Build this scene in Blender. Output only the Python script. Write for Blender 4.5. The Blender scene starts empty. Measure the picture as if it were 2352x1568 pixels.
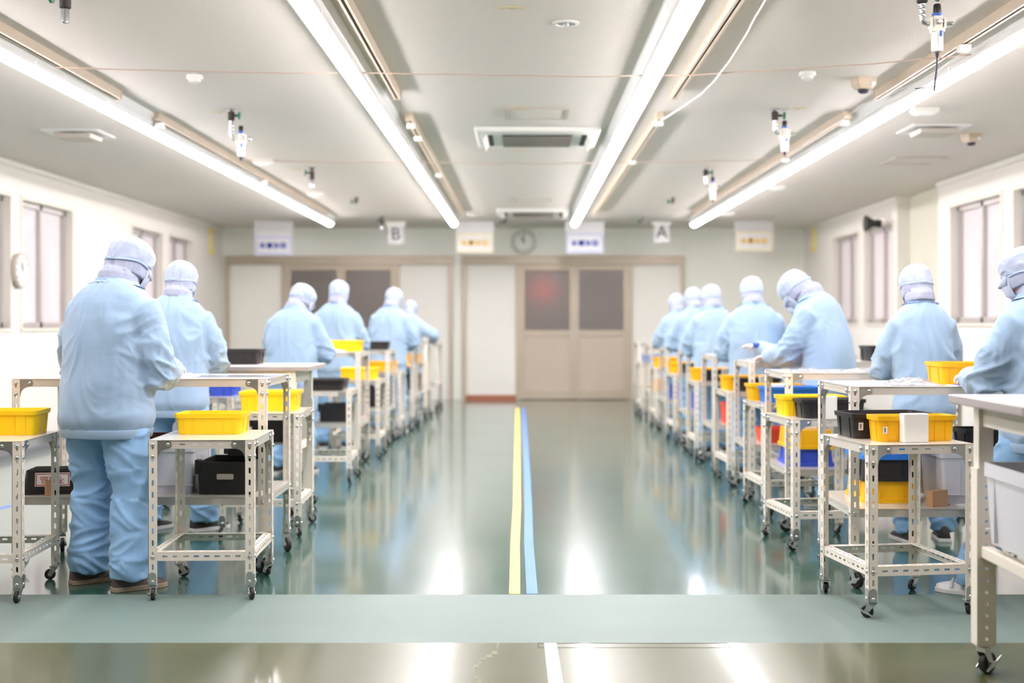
import bpy, bmesh, math, random
from mathutils import Vector, Matrix, noise
random.seed(7)
SC = bpy.context.scene
COL = SC.collection
PI = math.pi
V = Vector

# ------------------------------------------------------------------ camera, world, exposure
FPX, CPX, CPY, EYE = 2900.0, 1200.0, 742.0, 1.25      # focal length and principal point in pixels of a 2352 wide frame
cam_d = bpy.data.cameras.new('camera')
cam_d.sensor_width = 36.0
cam_d.lens = FPX / 2352 * 36
cam_d.shift_x = -(CPX - 1176) / 2352
cam_d.shift_y = -(784 - CPY) / 2352
cam_d.dof.use_dof = True
cam_d.dof.focus_distance = 5.75
cam_d.dof.aperture_fstop = 1.45
cam_d.clip_end = 100
cam = bpy.data.objects.new('camera', cam_d)
COL.objects.link(cam)
cam.location = (0, 0, EYE)
cam.rotation_euler = (PI / 2, 0, 0)
SC.camera = cam

world = bpy.data.worlds.new('world')
SC.world = world
world.use_nodes = True
world.node_tree.nodes['Background'].inputs[0].default_value = (0.9, 0.95, 1.0, 1)
world.node_tree.nodes['Background'].inputs[1].default_value = 0.6

vs = SC.view_settings
vs.view_transform = 'Standard'
vs.look = 'None'
vs.exposure = 0.0
vs.gamma = 1.0
vs.use_curve_mapping = False
TUBE_STRENGTH = 52.0
WINDOW_STRENGTH = 0.14
try:
    SC.cycles.max_bounces = 10
    SC.cycles.diffuse_bounces = 6
    SC.cycles.transparent_max_bounces = 8
    SC.cycles.caustics_reflective = False
    SC.cycles.caustics_refractive = False
    SC.cycles.sample_clamp_indirect = 6.0
except Exception:
    pass

# ------------------------------------------------------------------ materials
def S(r, g, b):
    def f(c):
        c /= 255.0
        return c / 12.92 if c <= 0.04045 else ((c + 0.055) / 1.055) ** 2.4
    return (f(r), f(g), f(b), 1.0)

def mat(name, rgb, rough=0.5, metal=0.0, noise_amt=0.06, noise_scale=8.0, bump=0.0, bump_scale=60.0, coat=0.0,
        emit=None, emit_s=0.0, trans=0.0, alpha=1.0, stretch=(1, 1, 1), spec=0.5, ior=1.45, bump_detail=3):
    m = bpy.data.materials.new(name)
    m.use_nodes = True
    nt = m.node_tree
    b = nt.nodes['Principled BSDF']
    c = S(*rgb)
    b.inputs['Roughness'].default_value = rough
    b.inputs['Metallic'].default_value = metal
    b.inputs['Specular IOR Level'].default_value = spec
    b.inputs['IOR'].default_value = ior
    b.inputs['Coat Weight'].default_value = coat
    b.inputs['Transmission Weight'].default_value = trans
    b.inputs['Alpha'].default_value = alpha
    tc = nt.nodes.new('ShaderNodeTexCoord')
    mp = nt.nodes.new('ShaderNodeMapping')
    mp.inputs['Scale'].default_value = stretch
    nt.links.new(tc.outputs['Object'], mp.inputs['Vector'])
    n = nt.nodes.new('ShaderNodeTexNoise')
    n.inputs['Scale'].default_value = noise_scale
    n.inputs['Detail'].default_value = 4
    nt.links.new(mp.outputs['Vector'], n.inputs['Vector'])
    mx = nt.nodes.new('ShaderNodeMix')
    mx.data_type = 'RGBA'
    k = 1 - noise_amt
    mx.inputs[6].default_value = (c[0] * k, c[1] * k, c[2] * k, 1)
    mx.inputs[7].default_value = (min(1, c[0] * (1 + noise_amt)), min(1, c[1] * (1 + noise_amt)), min(1, c[2] * (1 + noise_amt)), 1)
    nt.links.new(n.outputs['Fac'], mx.inputs[0])
    nt.links.new(mx.outputs[2], b.inputs['Base Color'])
    if emit:
        b.inputs['Emission Color'].default_value = S(*emit)
        b.inputs['Emission Strength'].default_value = emit_s
    if bump:
        n2 = nt.nodes.new('ShaderNodeTexNoise')
        n2.inputs['Scale'].default_value = bump_scale
        n2.inputs['Detail'].default_value = bump_detail
        nt.links.new(mp.outputs['Vector'], n2.inputs['Vector'])
        bp = nt.nodes.new('ShaderNodeBump')
        bp.inputs['Strength'].default_value = bump
        bp.inputs['Distance'].default_value = 0.01
        nt.links.new(n2.outputs['Fac'], bp.inputs['Height'])
        nt.links.new(bp.outputs['Normal'], b.inputs['Normal'])
    return m

def fabric(name, rgb, transl=0.0, stripe=0.0, rough=0.85):
    m = mat(name, rgb, rough, noise_amt=0.04, noise_scale=5, bump=0.10, bump_scale=35, spec=0.25)
    nt = m.node_tree
    b = nt.nodes['Principled BSDF']
    b.inputs['Sheen Weight'].default_value = 0.25
    if stripe:
        tc = [x for x in nt.nodes if x.type == 'TEX_COORD'][0]
        w = nt.nodes.new('ShaderNodeTexWave')
        w.bands_direction = 'Z'
        w.inputs['Scale'].default_value = 22
        w.inputs['Distortion'].default_value = 0.6
        nt.links.new(tc.outputs['Object'], w.inputs['Vector'])
        mx = [x for x in nt.nodes if x.type == 'MIX'][0]
        m2 = nt.nodes.new('ShaderNodeMix')
        m2.data_type = 'RGBA'
        m2.blend_type = 'MULTIPLY'
        m2.inputs[0].default_value = stripe
        nt.links.new(mx.outputs[2], m2.inputs[6])
        nt.links.new(w.outputs['Color'], m2.inputs[7])
        nt.links.new(m2.outputs[2], b.inputs['Base Color'])
    if transl:
        t = nt.nodes.new('ShaderNodeBsdfTranslucent')
        t.inputs['Color'].default_value = S(*rgb)
        ms = nt.nodes.new('ShaderNodeMixShader')
        ms.inputs[0].default_value = transl
        nt.links.new(b.outputs[0], ms.inputs[1])
        nt.links.new(t.outputs[0], ms.inputs[2])
        nt.links.new(ms.outputs[0], nt.nodes['Material Output'].inputs['Surface'])
    return m

def floor_mat(name, rgb, rough, mottling, coat=0.6, wave=0.12):
    m = mat(name, rgb, rough, noise_amt=mottling, noise_scale=1.6, bump=wave, bump_scale=2.4, stretch=(0.6, 1.5, 1), spec=0.6, bump_detail=0.6)
    nt = m.node_tree
    b = nt.nodes['Principled BSDF']
    b.inputs['Coat Weight'].default_value = coat
    b.inputs['Coat Roughness'].default_value = 0.09
    b.inputs['Coat IOR'].default_value = 1.6
    n = nt.nodes.new('ShaderNodeTexNoise')
    n.inputs['Scale'].default_value = 1.3
    n.inputs['Detail'].default_value = 2
    tc = [x for x in nt.nodes if x.type == 'TEX_COORD'][0]
    nt.links.new(tc.outputs['Object'], n.inputs['Vector'])
    r = nt.nodes.new('ShaderNodeMapRange')
    r.inputs['To Min'].default_value = rough * 0.85
    r.inputs['To Max'].default_value = rough * 1.15
    nt.links.new(n.outputs['Fac'], r.inputs['Value'])
    nt.links.new(r.outputs['Result'], b.inputs['Roughness'])
    return m

M = {}
M['wall'] = mat('wall_white', (228, 224, 217), 0.75, noise_amt=0.02, bump=0.04, bump_scale=90)
M['wall_green'] = mat('wall_pale_green', (247, 248, 240), 0.75, noise_amt=0.02, bump=0.04, bump_scale=90)
M['recess'] = mat('wall_recess_green', (206, 204, 188), 0.75, noise_amt=0.02)
M['ceiling'] = mat('ceiling_board', (224, 217, 210), 0.9, noise_amt=0.03, noise_scale=40, bump=0.25, bump_scale=110)
M['skirt'] = mat('skirting_grey', (132, 128, 134), 0.5)
M['skirt_red'] = mat('skirting_brown', (178, 112, 84), 0.5)
M['floor'] = floor_mat('floor_epoxy_green', (48, 88, 78), 0.25, 0.20, coat=0.75, wave=0.07)
M['floor_strip'] = floor_mat('floor_strip_pale_green', (108, 126, 120), 0.5, 0.08, coat=0.0, wave=0.05)
M['floor_olive'] = floor_mat('floor_olive_green', (80, 84, 56), 0.30, 0.18, coat=0.3, wave=0.10)
M['crack'] = mat('floor_crack', (132, 136, 112), 0.7)
M['tape_y'] = mat('tape_yellow', (250, 226, 120), 0.45, noise_amt=0.05)
M['tape_b'] = mat('tape_blue', (92, 136, 208), 0.45, noise_amt=0.08)
M['tape_w'] = mat('line_white', (250, 249, 245), 0.45)
M['frame'] = mat('door_aluminium', (196, 182, 164), 0.38, metal=0.25, noise_amt=0.03)
M['panel_brown'] = mat('door_panel_brown', (204, 188, 172), 0.45, noise_amt=0.03)
M['panel_white'] = mat('panel_white', (250, 247, 240), 0.5, noise_amt=0.01)
M['win_frame'] = mat('window_aluminium', (190, 184, 180), 0.4, metal=0.3)
M['win_box'] = mat('window_reveal', (226, 219, 206), 0.6)
M['pane'] = mat('window_pane_frosted', (214, 206, 209), 0.08, noise_amt=0.01, emit=(244, 236, 240), emit_s=WINDOW_STRENGTH, coat=0.5)
M['frost'] = mat('frosted_glass', (176, 164, 156), 0.45, noise_amt=0.04, trans=0.6, coat=1.0)
M['frost'].node_tree.nodes['Principled BSDF'].inputs['Coat Roughness'].default_value = 0.26
M['tube'] = mat('lamp_tube', (255, 255, 255), 0.5, emit=(255, 248, 250), emit_s=TUBE_STRENGTH)
M['housing'] = mat('lamp_housing', (240, 240, 240), 0.35, noise_amt=0.02)
M['rail'] = mat('rail_beige', (206, 190, 170), 0.45)
M['dark'] = mat('dark_slot', (58, 50, 42), 0.6)
M['paint'] = mat('frame_paint_beige', (238, 230, 218), 0.38, noise_amt=0.03)
M['top'] = mat('tabletop_beige', (212, 205, 194), 0.22, noise_amt=0.03, coat=0.3)
M['zinc'] = mat('zinc_plate', (196, 198, 196), 0.32, metal=0.9, noise_amt=0.10)
M['chrome'] = mat('bolt_steel', (214, 216, 218), 0.22, metal=1.0)
M['rubber'] = mat('wheel_rubber', (40, 38, 38), 0.55)
M['slab'] = mat('desk_top_white', (200, 196, 193), 0.35, noise_amt=0.015)
M['slab_edge'] = mat('desk_edge_grey', (168, 161, 160), 0.5)
M['desk_leg'] = mat('desk_leg_cream', (238, 231, 218), 0.4, noise_amt=0.02)
M['yellow'] = mat('tray_yellow', (248, 208, 24), 0.35, noise_amt=0.03, spec=0.4)
M['amber'] = mat('tray_amber', (240, 182, 18), 0.35, noise_amt=0.03, spec=0.4)
M['black'] = mat('tray_black', (38, 35, 34), 0.38, noise_amt=0.1)
M['blue'] = mat('tray_blue', (38, 118, 208), 0.35, noise_amt=0.04)
M['deepblue'] = mat('tray_deep_blue', (48, 78, 190), 0.4)
M['white'] = mat('white_plastic', (240, 239, 234), 0.4, noise_amt=0.01)
M['clear'] = mat('translucent_plastic', (240, 240, 246), 0.30, noise_amt=0.02, trans=0.15, alpha=0.94)
M['card'] = mat('cardboard', (196, 152, 116), 0.8)
M['darkred'] = mat('dark_red_tray', (104, 52, 36), 0.5)
M['red'] = mat('red_plastic', (222, 74, 46), 0.45)
M['paper'] = mat('paper_white', (248, 246, 242), 0.7, noise_amt=0.01)
M['bag'] = mat('plastic_film', (240, 243, 250), 0.12, noise_amt=0.02, spec=0.8, trans=0.6, alpha=0.8)
M['print'] = mat('print_dark', (48, 46, 48), 0.6)
M['print_red'] = mat('print_red', (186, 40, 46), 0.6)
M['ink_blue'] = mat('ink_blue', (24, 66, 190), 0.6)
M['ink_yellow'] = mat('ink_yellow', (246, 198, 44), 0.6)
M['sign_blue'] = mat('sign_rim_blue', (206, 208, 226), 0.5)
M['sign_white'] = mat('sign_board_white', (224, 223, 224), 0.5)
M['sign_cream'] = mat('sign_rim_cream', (228, 221, 200), 0.5)
M['jacket'] = fabric('jacket_blue', (160, 187, 215), 0.08, stripe=0.02)
M['trousers'] = fabric('trousers_blue', (148, 190, 232), 0.05)
M['cap'] = fabric('hood_cap_pale', (182, 194, 218), 0.12)
M['veil'] = fabric('hood_veil', (194, 200, 222), 0.30)
M['band'] = fabric('hood_band', (180, 202, 232), 0.05)
M['mask'] = fabric('mask_pale', (196, 203, 224), 0.15)
M['glove'] = mat('glove_white', (238, 226, 222), 0.6)
M['skin'] = mat('skin', (222, 176, 150), 0.55, noise_amt=0.05)
M['eye'] = mat('eye_dark', (40, 30, 26), 0.25)
M['shoe_brown'] = mat('shoe_brown', (88, 76, 72), 0.6)
M['sole_tan'] = mat('sole_tan', (172, 150, 128), 0.7)
M['shoe_black'] = mat('shoe_black', (48, 45, 46), 0.6)
M['shoe_white'] = mat('shoe_white', (238, 236, 236), 0.5)
M['label_beige'] = mat('label_beige', (222, 208, 172), 0.6)
M['sensor'] = mat('sensor_beige', (206, 190, 170), 0.5)
M['vent'] = mat('vent_grey', (196, 188, 176), 0.5)
M['grille'] = mat('grille_dark', (50, 46, 48), 0.6)
M['frl_blue'] = mat('regulator_blue', (58, 108, 204), 0.4)
M['frl_body'] = mat('regulator_body', (236, 232, 220), 0.35)
M['valve_green'] = mat('valve_green', (34, 120, 96), 0.4)
M['iron'] = mat('pipe_iron', (62, 58, 56), 0.5, metal=0.3)
M['cord'] = mat('cord_tan', (196, 174, 158), 0.6)
M['cord_white'] = mat('cord_white', (240, 236, 230), 0.6)
M['hose'] = mat('hose_dark', (56, 56, 74), 0.5)
M['strip_y'] = mat('strip_yellow', (244, 232, 160), 0.5)
M['strip_o'] = mat('strip_orange', (244, 210, 90), 0.5)
M['red_lamp'] = mat('red_lamp', (240, 60, 70), 0.5, emit=(255, 50, 60), emit_s=2.5)
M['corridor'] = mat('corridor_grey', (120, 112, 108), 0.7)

# ------------------------------------------------------------------ mesh helpers
class MB:
    def __init__(s):
        s.bm = bmesh.new()

    def face(s, vs_, mi=0):
        try:
            f = s.bm.faces.new(vs_)
            f.material_index = mi
            return f
        except ValueError:
            return None

    def box(s, x0, x1, y0, y1, z0, z1, mi=0):
        v = [s.bm.verts.new(p) for p in ((x0, y0, z0), (x1, y0, z0), (x1, y1, z0), (x0, y1, z0),
                                         (x0, y0, z1), (x1, y0, z1), (x1, y1, z1), (x0, y1, z1))]
        for q in ((3, 2, 1, 0), (4, 5, 6, 7), (0, 1, 5, 4), (1, 2, 6, 5), (2, 3, 7, 6), (3, 0, 4, 7)):
            s.face([v[i] for i in q], mi)
        return s

    def loft(s, rings, mi=0, cap=True, closed=True):
        vr = [[s.bm.verts.new(p) for p in r] for r in rings]
        n = len(vr[0])
        for a, b in zip(vr[:-1], vr[1:]):
            for i in range(n if closed else n - 1):
                j = (i + 1) % n
                s.face([a[i], a[j], b[j], b[i]], mi)
        if cap and closed:
            s.face(list(reversed(vr[0])), mi)
            s.face(vr[-1], mi)
        return s

    def tube(s, pts, rad, seg=10, mi=0, cap=True, flat=1.0):
        pts = [V(p) for p in pts]
        if not isinstance(rad, (list, tuple)):
            rad = [rad] * len(pts)
        rings = []
        prev = None
        for i, p in enumerate(pts):
            t = (pts[min(i + 1, len(pts) - 1)] - pts[max(i - 1, 0)]).normalized()
            ref = prev if prev is not None else (V((0, 0, 1)) if abs(t.z) < 0.9 else V((1, 0, 0)))
            a = (ref - t * ref.dot(t))
            if a.length < 1e-5:
                a = t.orthogonal()
            a.normalize()
            prev = a
            b = t.cross(a)
            rings.append([p + (a * math.cos(2 * PI * k / seg) + b * math.sin(2 * PI * k / seg) * flat) * rad[i] for k in range(seg)])
        return s.loft(rings, mi, cap)

    def cyl(s, p0, p1, r0, r1=None, seg=14, mi=0):
        return s.tube([p0, p1], [r0, r0 if r1 is None else r1], seg, mi)

    def lathe(s, prof, c=(0, 0, 0), axis='z', seg=20, mi=0):
        rings = []
        for r, z in prof:
            ring = []
            for k in range(seg):
                a = 2 * PI * k / seg
                x, y = r * math.cos(a), r * math.sin(a)
                p = {'z': (x, y, z), 'y': (x, -z, y), 'x': (z, x, y)}[axis]
                ring.append((p[0] + c[0], p[1] + c[1], p[2] + c[2]))
            rings.append(ring)
        return s.loft(rings, mi)

    def prism(s, poly, f, t, mi=0):
        """poly of (u, v), f maps (u, v, w) to a point, w runs 0..t"""
        a = [s.bm.verts.new(f(u, v, 0)) for u, v in poly]
        b = [s.bm.verts.new(f(u, v, t)) for u, v in poly]
        s.face(list(reversed(a)), mi)
        s.face(b, mi)
        n = len(poly)
        for i in range(n):
            j = (i + 1) % n
            s.face([a[i], a[j], b[j], b[i]], mi)
        return s

    def slots(s, o, u, v, n, L, W, t, pitch=0.05, sl=0.028, sw=0.009, mi=0):
        """a strip of length L along u and width W along v with a row of oblong holes; n is the outward normal, thickness t goes inward"""
        o, u, v, n = V(o), V(u), V(v), V(n)
        cnt = max(1, int(L / pitch))
        p = L / cnt
        sl = min(sl, p * 0.8)
        for c in range(cnt):
            x0, x1 = c * p, (c + 1) * p
            cx, cy = (x0 + x1) / 2, W / 2
            a, b, k = sl / 2, sw / 2, sw * 0.3
            corn = [(x0, 0), (x1, 0), (x1, W), (x0, W)]
            hole = [(cx - a + k, cy - b), (cx + a - k, cy - b), (cx + a, cy - b + k), (cx + a, cy + b - k),
                    (cx + a - k, cy + b), (cx - a + k, cy + b), (cx - a, cy + b - k), (cx - a, cy - b + k)]
            F = [[s.bm.verts.new(o + u * q[0] + v * q[1] - n * d) for q in corn + hole] for d in (0, t)]
            qs = [(0, 1, 5, 4), (1, 6, 5), (1, 2, 7, 6), (2, 8, 7), (2, 3, 9, 8), (3, 10, 9), (3, 0, 11, 10), (0, 4, 11)]
            for q in qs:
                s.face([F[0][i] for i in q], mi)
                s.face([F[1][i] for i in reversed(q)], mi)
            for i in range(8):
                j = (i + 1) % 8
                s.face([F[0][4 + i], F[0][4 + j], F[1][4 + j], F[1][4 + i]], mi)
            edges = [(0, 1), (2, 3)]
            if c == 0:
                edges.append((3, 0))
            if c == cnt - 1:
                edges.append((1, 2))
            for i, j in edges:
                s.face([F[0][i], F[1][i], F[1][j], F[0][j]], mi)
        return s

    def mesh(s, name, mats, smooth=False, ang=40, recalc=True, weld=False):
        if weld:
            bmesh.ops.remove_doubles(s.bm, verts=s.bm.verts, dist=1e-5)
        if recalc:
            bmesh.ops.recalc_face_normals(s.bm, faces=s.bm.faces)
        me = bpy.data.meshes.new(name)
        s.bm.to_mesh(me)
        s.bm.free()
        for m_ in (mats if isinstance(mats, (list, tuple)) else [mats]):
            me.materials.append(M[m_])
        if smooth:
            me.polygons.foreach_set('use_smooth', [True] * len(me.polygons))
            if ang:
                me.set_sharp_from_angle(angle=math.radians(ang))
        return me

    def build(s, name, mats, parent=None, smooth=False, ang=40, loc=None, rz=None, bevel=0, recalc=True, weld=False):
        o = link(name, s.mesh(name, mats, smooth, ang, recalc, weld), parent, loc, rz)
        if bevel:
            b = o.modifiers.new('bevel', 'BEVEL')
            b.width = bevel
            b.segments = 2
            b.limit_method = 'ANGLE'
        return o

def link(name, me, parent=None, loc=None, rz=None):
    o = bpy.data.objects.new(name, me)
    COL.objects.link(o)
    if parent:
        o.parent = parent
    if loc is not None:
        o.location = loc
    if rz is not None:
        o.rotation_euler = (0, 0, rz)
    return o

def thing(name, label, cat, loc=(0, 0, 0), rz=0.0, group=None):
    o = link(name, None, None, loc, rz)
    o.empty_display_size = 0.1
    o['label'] = label
    o['category'] = cat
    if group:
        o['group'] = group
    return o

def tag(o, label, cat, group=None):
    o['label'] = label
    o['category'] = cat
    if group:
        o['group'] = group
    return o

def struct(o):
    o['kind'] = 'structure'
    return o

def copy_tree(o, parent=None, skip=()):
    c = o.copy()
    COL.objects.link(c)
    if parent:
        c.parent = parent
    for ch in list(o.children):
        if ch.name.split('.')[0] not in skip:
            copy_tree(ch, c, skip)
    return c

def move(o, loc, rz=0.0, label=None, group=None):
    o.location = loc
    o.rotation_euler = (0, 0, rz)
    if label:
        o['label'] = label
    if group:
        o['group'] = group
    return o

def rrect(w, d, r, z, n=4, ox=0, oy=0):
    pts = []
    for cx, cy, a0 in ((w / 2 - r, d / 2 - r, 0), (-w / 2 + r, d / 2 - r, 90), (-w / 2 + r, -d / 2 + r, 180), (w / 2 - r, -d / 2 + r, 270)):
        for k in range(n):
            a = math.radians(a0 + 90 * k / (n - 1))
            pts.append((cx + r * math.cos(a) + ox, cy + r * math.sin(a) + oy, z))
    return pts

def text_mesh(body, size, m_, parent, M4, name='lettering', extrude=0.001, label=None):
    cu = bpy.data.curves.new('txt', 'FONT')
    cu.body = body
    cu.size = size
    cu.extrude = extrude
    cu.align_x = 'CENTER'
    cu.align_y = 'CENTER'
    t = bpy.data.objects.new('txt', cu)
    COL.objects.link(t)
    dg = bpy.context.evaluated_depsgraph_get()
    dg.update()
    me = bpy.data.meshes.new_from_object(t.evaluated_get(dg))
    bpy.data.objects.remove(t)
    bpy.data.curves.remove(cu)
    me.transform(M4)
    me.name = name
    me.materials.clear()
    me.materials.append(M[m_])
    return link(name, me, parent)

# ------------------------------------------------------------------ the room
XL, XR, XRI, YB, YF, ZC = -4.89, 4.75, 4.60, 20.6, -4.0, 2.80
Y_STRIP0, Y_STRIP1 = 4.94, 5.82
f = MB()
def fquad(x0, x1, y0, y1, mi, z=0.0):
    vs_ = [f.bm.verts.new(p) for p in ((x0, y0, z), (x1, y0, z), (x1, y1, z), (x0, y1, z))]
    f.face(vs_, mi)
f.box(XL - .2, XR + .2, YF - .2, Y_STRIP0, -.1, 0, 2)
f.box(XL - .2, XR + .2, Y_STRIP0, Y_STRIP1, -.1, 0, 1)
f.box(XL - .2, XR + .2, Y_STRIP1, YB + 3, -.1, 0, 0)
struct(f.build('floor', ['floor', 'floor_strip', 'floor_olive']))
struct(MB().box(XL - .2, XR + .2, YF - .2, YB + 3, ZC, ZC + .1).build('ceiling', 'ceiling'))

def wall_x(name, xa, xb, y0, y1, openings, m_='wall', zt=ZC):
    mb = MB()
    y = y0
    for (a, b, z0, z1) in sorted(openings):
        mb.box(xa, xb, y, a, 0, zt)
        mb.box(xa, xb, a, b, 0, z0)
        mb.box(xa, xb, a, b, z1, zt)
        y = b
    mb.box(xa, xb, y, y1, 0, zt)
    return struct(mb.build(name, m_))

WL = [(10.7, 12.04), (12.33, 13.70), (15.81, 17.13), (17.46, 18.66)]
WRF = [(15.68, 16.95), (17.28, 18.66)]
WRN = [(10.42, 11.80), (12.13, 13.54)]
wall_x('wall_left', XL - .2, XL, YF, YB, [(a, b, 1.20, 2.46) for a, b in WL])
wall_x('wall_right', XRI, XRI + .2, 15.5, YB, [(a, b, 1.25, 2.49) for a, b in WRF])
wall_x('wall_right_front', XRI, XRI + .2, YF, 13.97, [(a, b, 1.25, 2.49) for a, b in WRN])
struct(MB().box(XR, XR + .1, 13.7, 15.8, 0, ZC).build('wall_right_recess', 'recess'))
struct(MB().box(XL - .2, XR + .2, YF - .1, YF, 0, ZC).build('wall_front', 'wall'))
# crown mouldings along the side walls
struct(MB().box(XL, XL + .025, YF, YB, ZC - .05, ZC).build('trim_1', 'wall'))
struct(MB().box(XRI - .025, XRI, YF, 13.97, ZC - .05, ZC).box(XRI - .025, XRI, 15.5, YB, ZC - .05, ZC).build('trim_2', 'wall'))
struct(MB().box(XL, XL + .012, YF, YB, 0, .11).build('baseboard_left', 'skirt'))
struct(MB().box(XRI - .012, XRI, YF, 13.97, 0, .11).box(XRI - .012, XRI, 15.5, YB, 0, .11).build('baseboard_right', 'skirt'))

def window(n, side, y0, y1, z0, z1):
    x = XL if side < 0 else XRI
    w = link('window_%d' % n, None)
    struct(w)
    d = -1 if side < 0 else 1
    def X(a, b):
        p, q = x + d * a, x + d * b
        return min(p, q), max(p, q)
    fr = MB()
    t = .035
    xa, xb = X(.07, .13)
    fr.box(xa, xb, y0, y1, z0, z0 + .06).box(xa, xb, y0, y1, z1 - .05, z1)
    fr.box(xa, xb, y0, y0 + t, z0, z1).box(xa, xb, y1 - t, y1, z0, z1)
    ym = (y0 + y1) / 2
    fr.box(xa, xb, ym - .03, ym + .03, z0, z1)
    fr.build('window_frame', 'win_frame', w)
    xa, xb = X(.115, .125)
    for a, b in ((y0 + t, ym - .03), (ym + .03, y1 - t)):
        MB().box(xa, xb, a, b, z0 + .06, z1 - .05).build('pane', 'pane', w)
    xa, xb = X(.08, .068)
    MB().box(xa, xb, ym - .02, ym + .02, z0 + .5, z0 + .56).build('latch', 'win_frame', w)
    cs = MB()
    xa, xb = X(-.02, .13)
    cs.box(xa, xb, y0 - .04, y1 + .04, z0 - .03, z0)
    xa, xb = X(-.012, 0)
    for a, b, c, e in ((y0 - .04, y0, z0, z1 + .04), (y1, y1 + .04, z0, z1 + .04), (y0, y1, z1, z1 + .04)):
        cs.box(xa, xb, a, b, c, e)
    cs.build('window_casing', 'win_box', w)

n = 0
for a, b in WL:
    n += 1
    window(n, -1, a, b, 1.20, 2.46)
for a, b in WRN + WRF:
    n += 1
    window(n, 1, a, b, 1.25, 2.49)

# back wall with two wide sliding-door openings
def bx(px):
    return (px - CPX) * YB / FPX
def bz(py):
    return EYE + (CPY - py) * YB / FPX
ZD = bz(588)
wb = MB()
for a, b in ((XL - .2, bx(520)), (bx(1041), bx(1062)), (bx(1571), XR + .2)):
    wb.box(a, b, YB, YB + .15, 0, ZD)
wb.box(XL - .2, XR + .2, YB, YB + .15, ZD, ZC)
struct(wb.build('wall_back', 'wall_green'))

def door_set(name, xs, x_end, glass_low_panel):
    d = struct(link(name, None))
    x0, x1, x2, x3, x4 = xs
    y0, y1 = YB - .05, YB + .09
    fr = MB()
    fr.box(x0, x4, y0, y1, ZD - .14, ZD)
    for x in (x0, x4):
        s_ = 1 if x == x0 else -1
        fr.box(min(x, x + s_ * .055), max(x, x + s_ * .055), y0, y1, 0, ZD - .14)
    fr.box(x1 - .05, x1 + .02, y0 + .03, y1, 0, ZD - .14)
    fr.box(x3 - .02, x3 + .05, y0 + .03, y1, 0, ZD - .14)
    fr.build('door_frame', 'frame', d, bevel=.004)
    for a, b in ((x0 + .055, x1 - .05), (x3 + .05, x4 - .055)):
        MB().box(a, b, YB + .02, YB + .06, .08, ZD - .14).build('side_panel', 'panel_white', d)
        if glass_low_panel and a < 0:
            MB().box(a, b, YB + .01, YB + .06, 0, .08).build('kick_strip', 'skirt_red', d)
        else:
            MB().box(a, b, YB + .02, YB + .06, 0, .08).build('kick_strip', 'panel_white', d)
    for a, b in ((x1 + .02, x2), (x2, x3 - .02)):
        lf = MB()
        g0, g1, zb, zt = a + .075, b - .075, bz(758), ZD - .14 - .09
        lf.box(a, g0, YB - .02, YB + .03, .01, ZD - .14).box(g1, b, YB - .02, YB + .03, .01, ZD - .14)
        lf.box(g0, g1, YB - .02, YB + .03, zt, ZD - .14).box(g0, g1, YB - .02, YB + .03, zb - .10, zb)
        lf.box(g0, g1, YB - .02, YB + .03, .01, .16)
        leaf = lf.build('door_leaf', 'frame', d, bevel=.004)
        MB().box(g0, g1, YB, YB + .012, zb, zt).build('glass_pane', 'frost', leaf)
        MB().box(g0, g1, YB - .004, YB + .02, .16, zb - .10).build('lower_panel', 'panel_brown', leaf)
        s_ = 1 if a == x1 + .02 else -1
        xh = (b - .04) if s_ > 0 else (a + .04)
        MB().box(xh - .012, xh + .012, YB - .032, YB - .02, 1.0, 1.16).build('door_pull', 'zinc', leaf)

door_set('door_1', [bx(p) for p in (520, 655, 783, 911, 1041)], None, False)
door_set('door_2', [bx(p) for p in (1062, 1192, 1319, 1445, 1571)], None, True)
# the dim corridor that shows faintly behind the frosted panes
co = MB()
co.box(XL, XR, YB + 2.6, YB + 2.7, 0, ZC)
co.box(XL - .1, XL, YB + .15, YB + 2.7, 0, ZC).box(XR, XR + .1, YB + .15, YB + 2.7, 0, ZC)
struct(co.build('wall_corridor', 'corridor'))
tag(MB().box(.15, .55, YB + 1.0, YB + 1.05, 1.66, 1.94).box(.3, .36, YB + 1.01, YB + 1.05, 1.94, ZC).build('exit_lamp', 'red_lamp'), 'red glowing lamp blurred behind the frosted door glass', 'lamp')
cl_ = thing('corridor_fill_lamp', 'added fill lamp brightening the corridor behind the door glass', 'ceiling lamp', (1.2, YB + 1.6, 0))  # added fill light so the corridor and locker show pale through the glass
MB().box(-.5, .5, -.06, .06, ZC - .04, ZC).build('lamp_housing', 'white', cl_)
MB().box(-.48, .48, -.03, .03, ZC - .07, ZC - .04).build('lamp_tube', 'tube', cl_)
lc = thing('locker', 'pale locker blurred behind the frosted sliding doors', 'locker', (1.35, YB + .5, 0))
MB().box(-.42, .42, -.2, .2, 0, 2.1).build('locker_body', 'white', lc)
MB().box(-.40, -.01, -.215, -.2, .08, 2.05).build('locker_door', 'white', lc)
MB().box(.01, .40, -.215, -.2, .08, 2.05).build('locker_door', 'white', lc)

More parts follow.
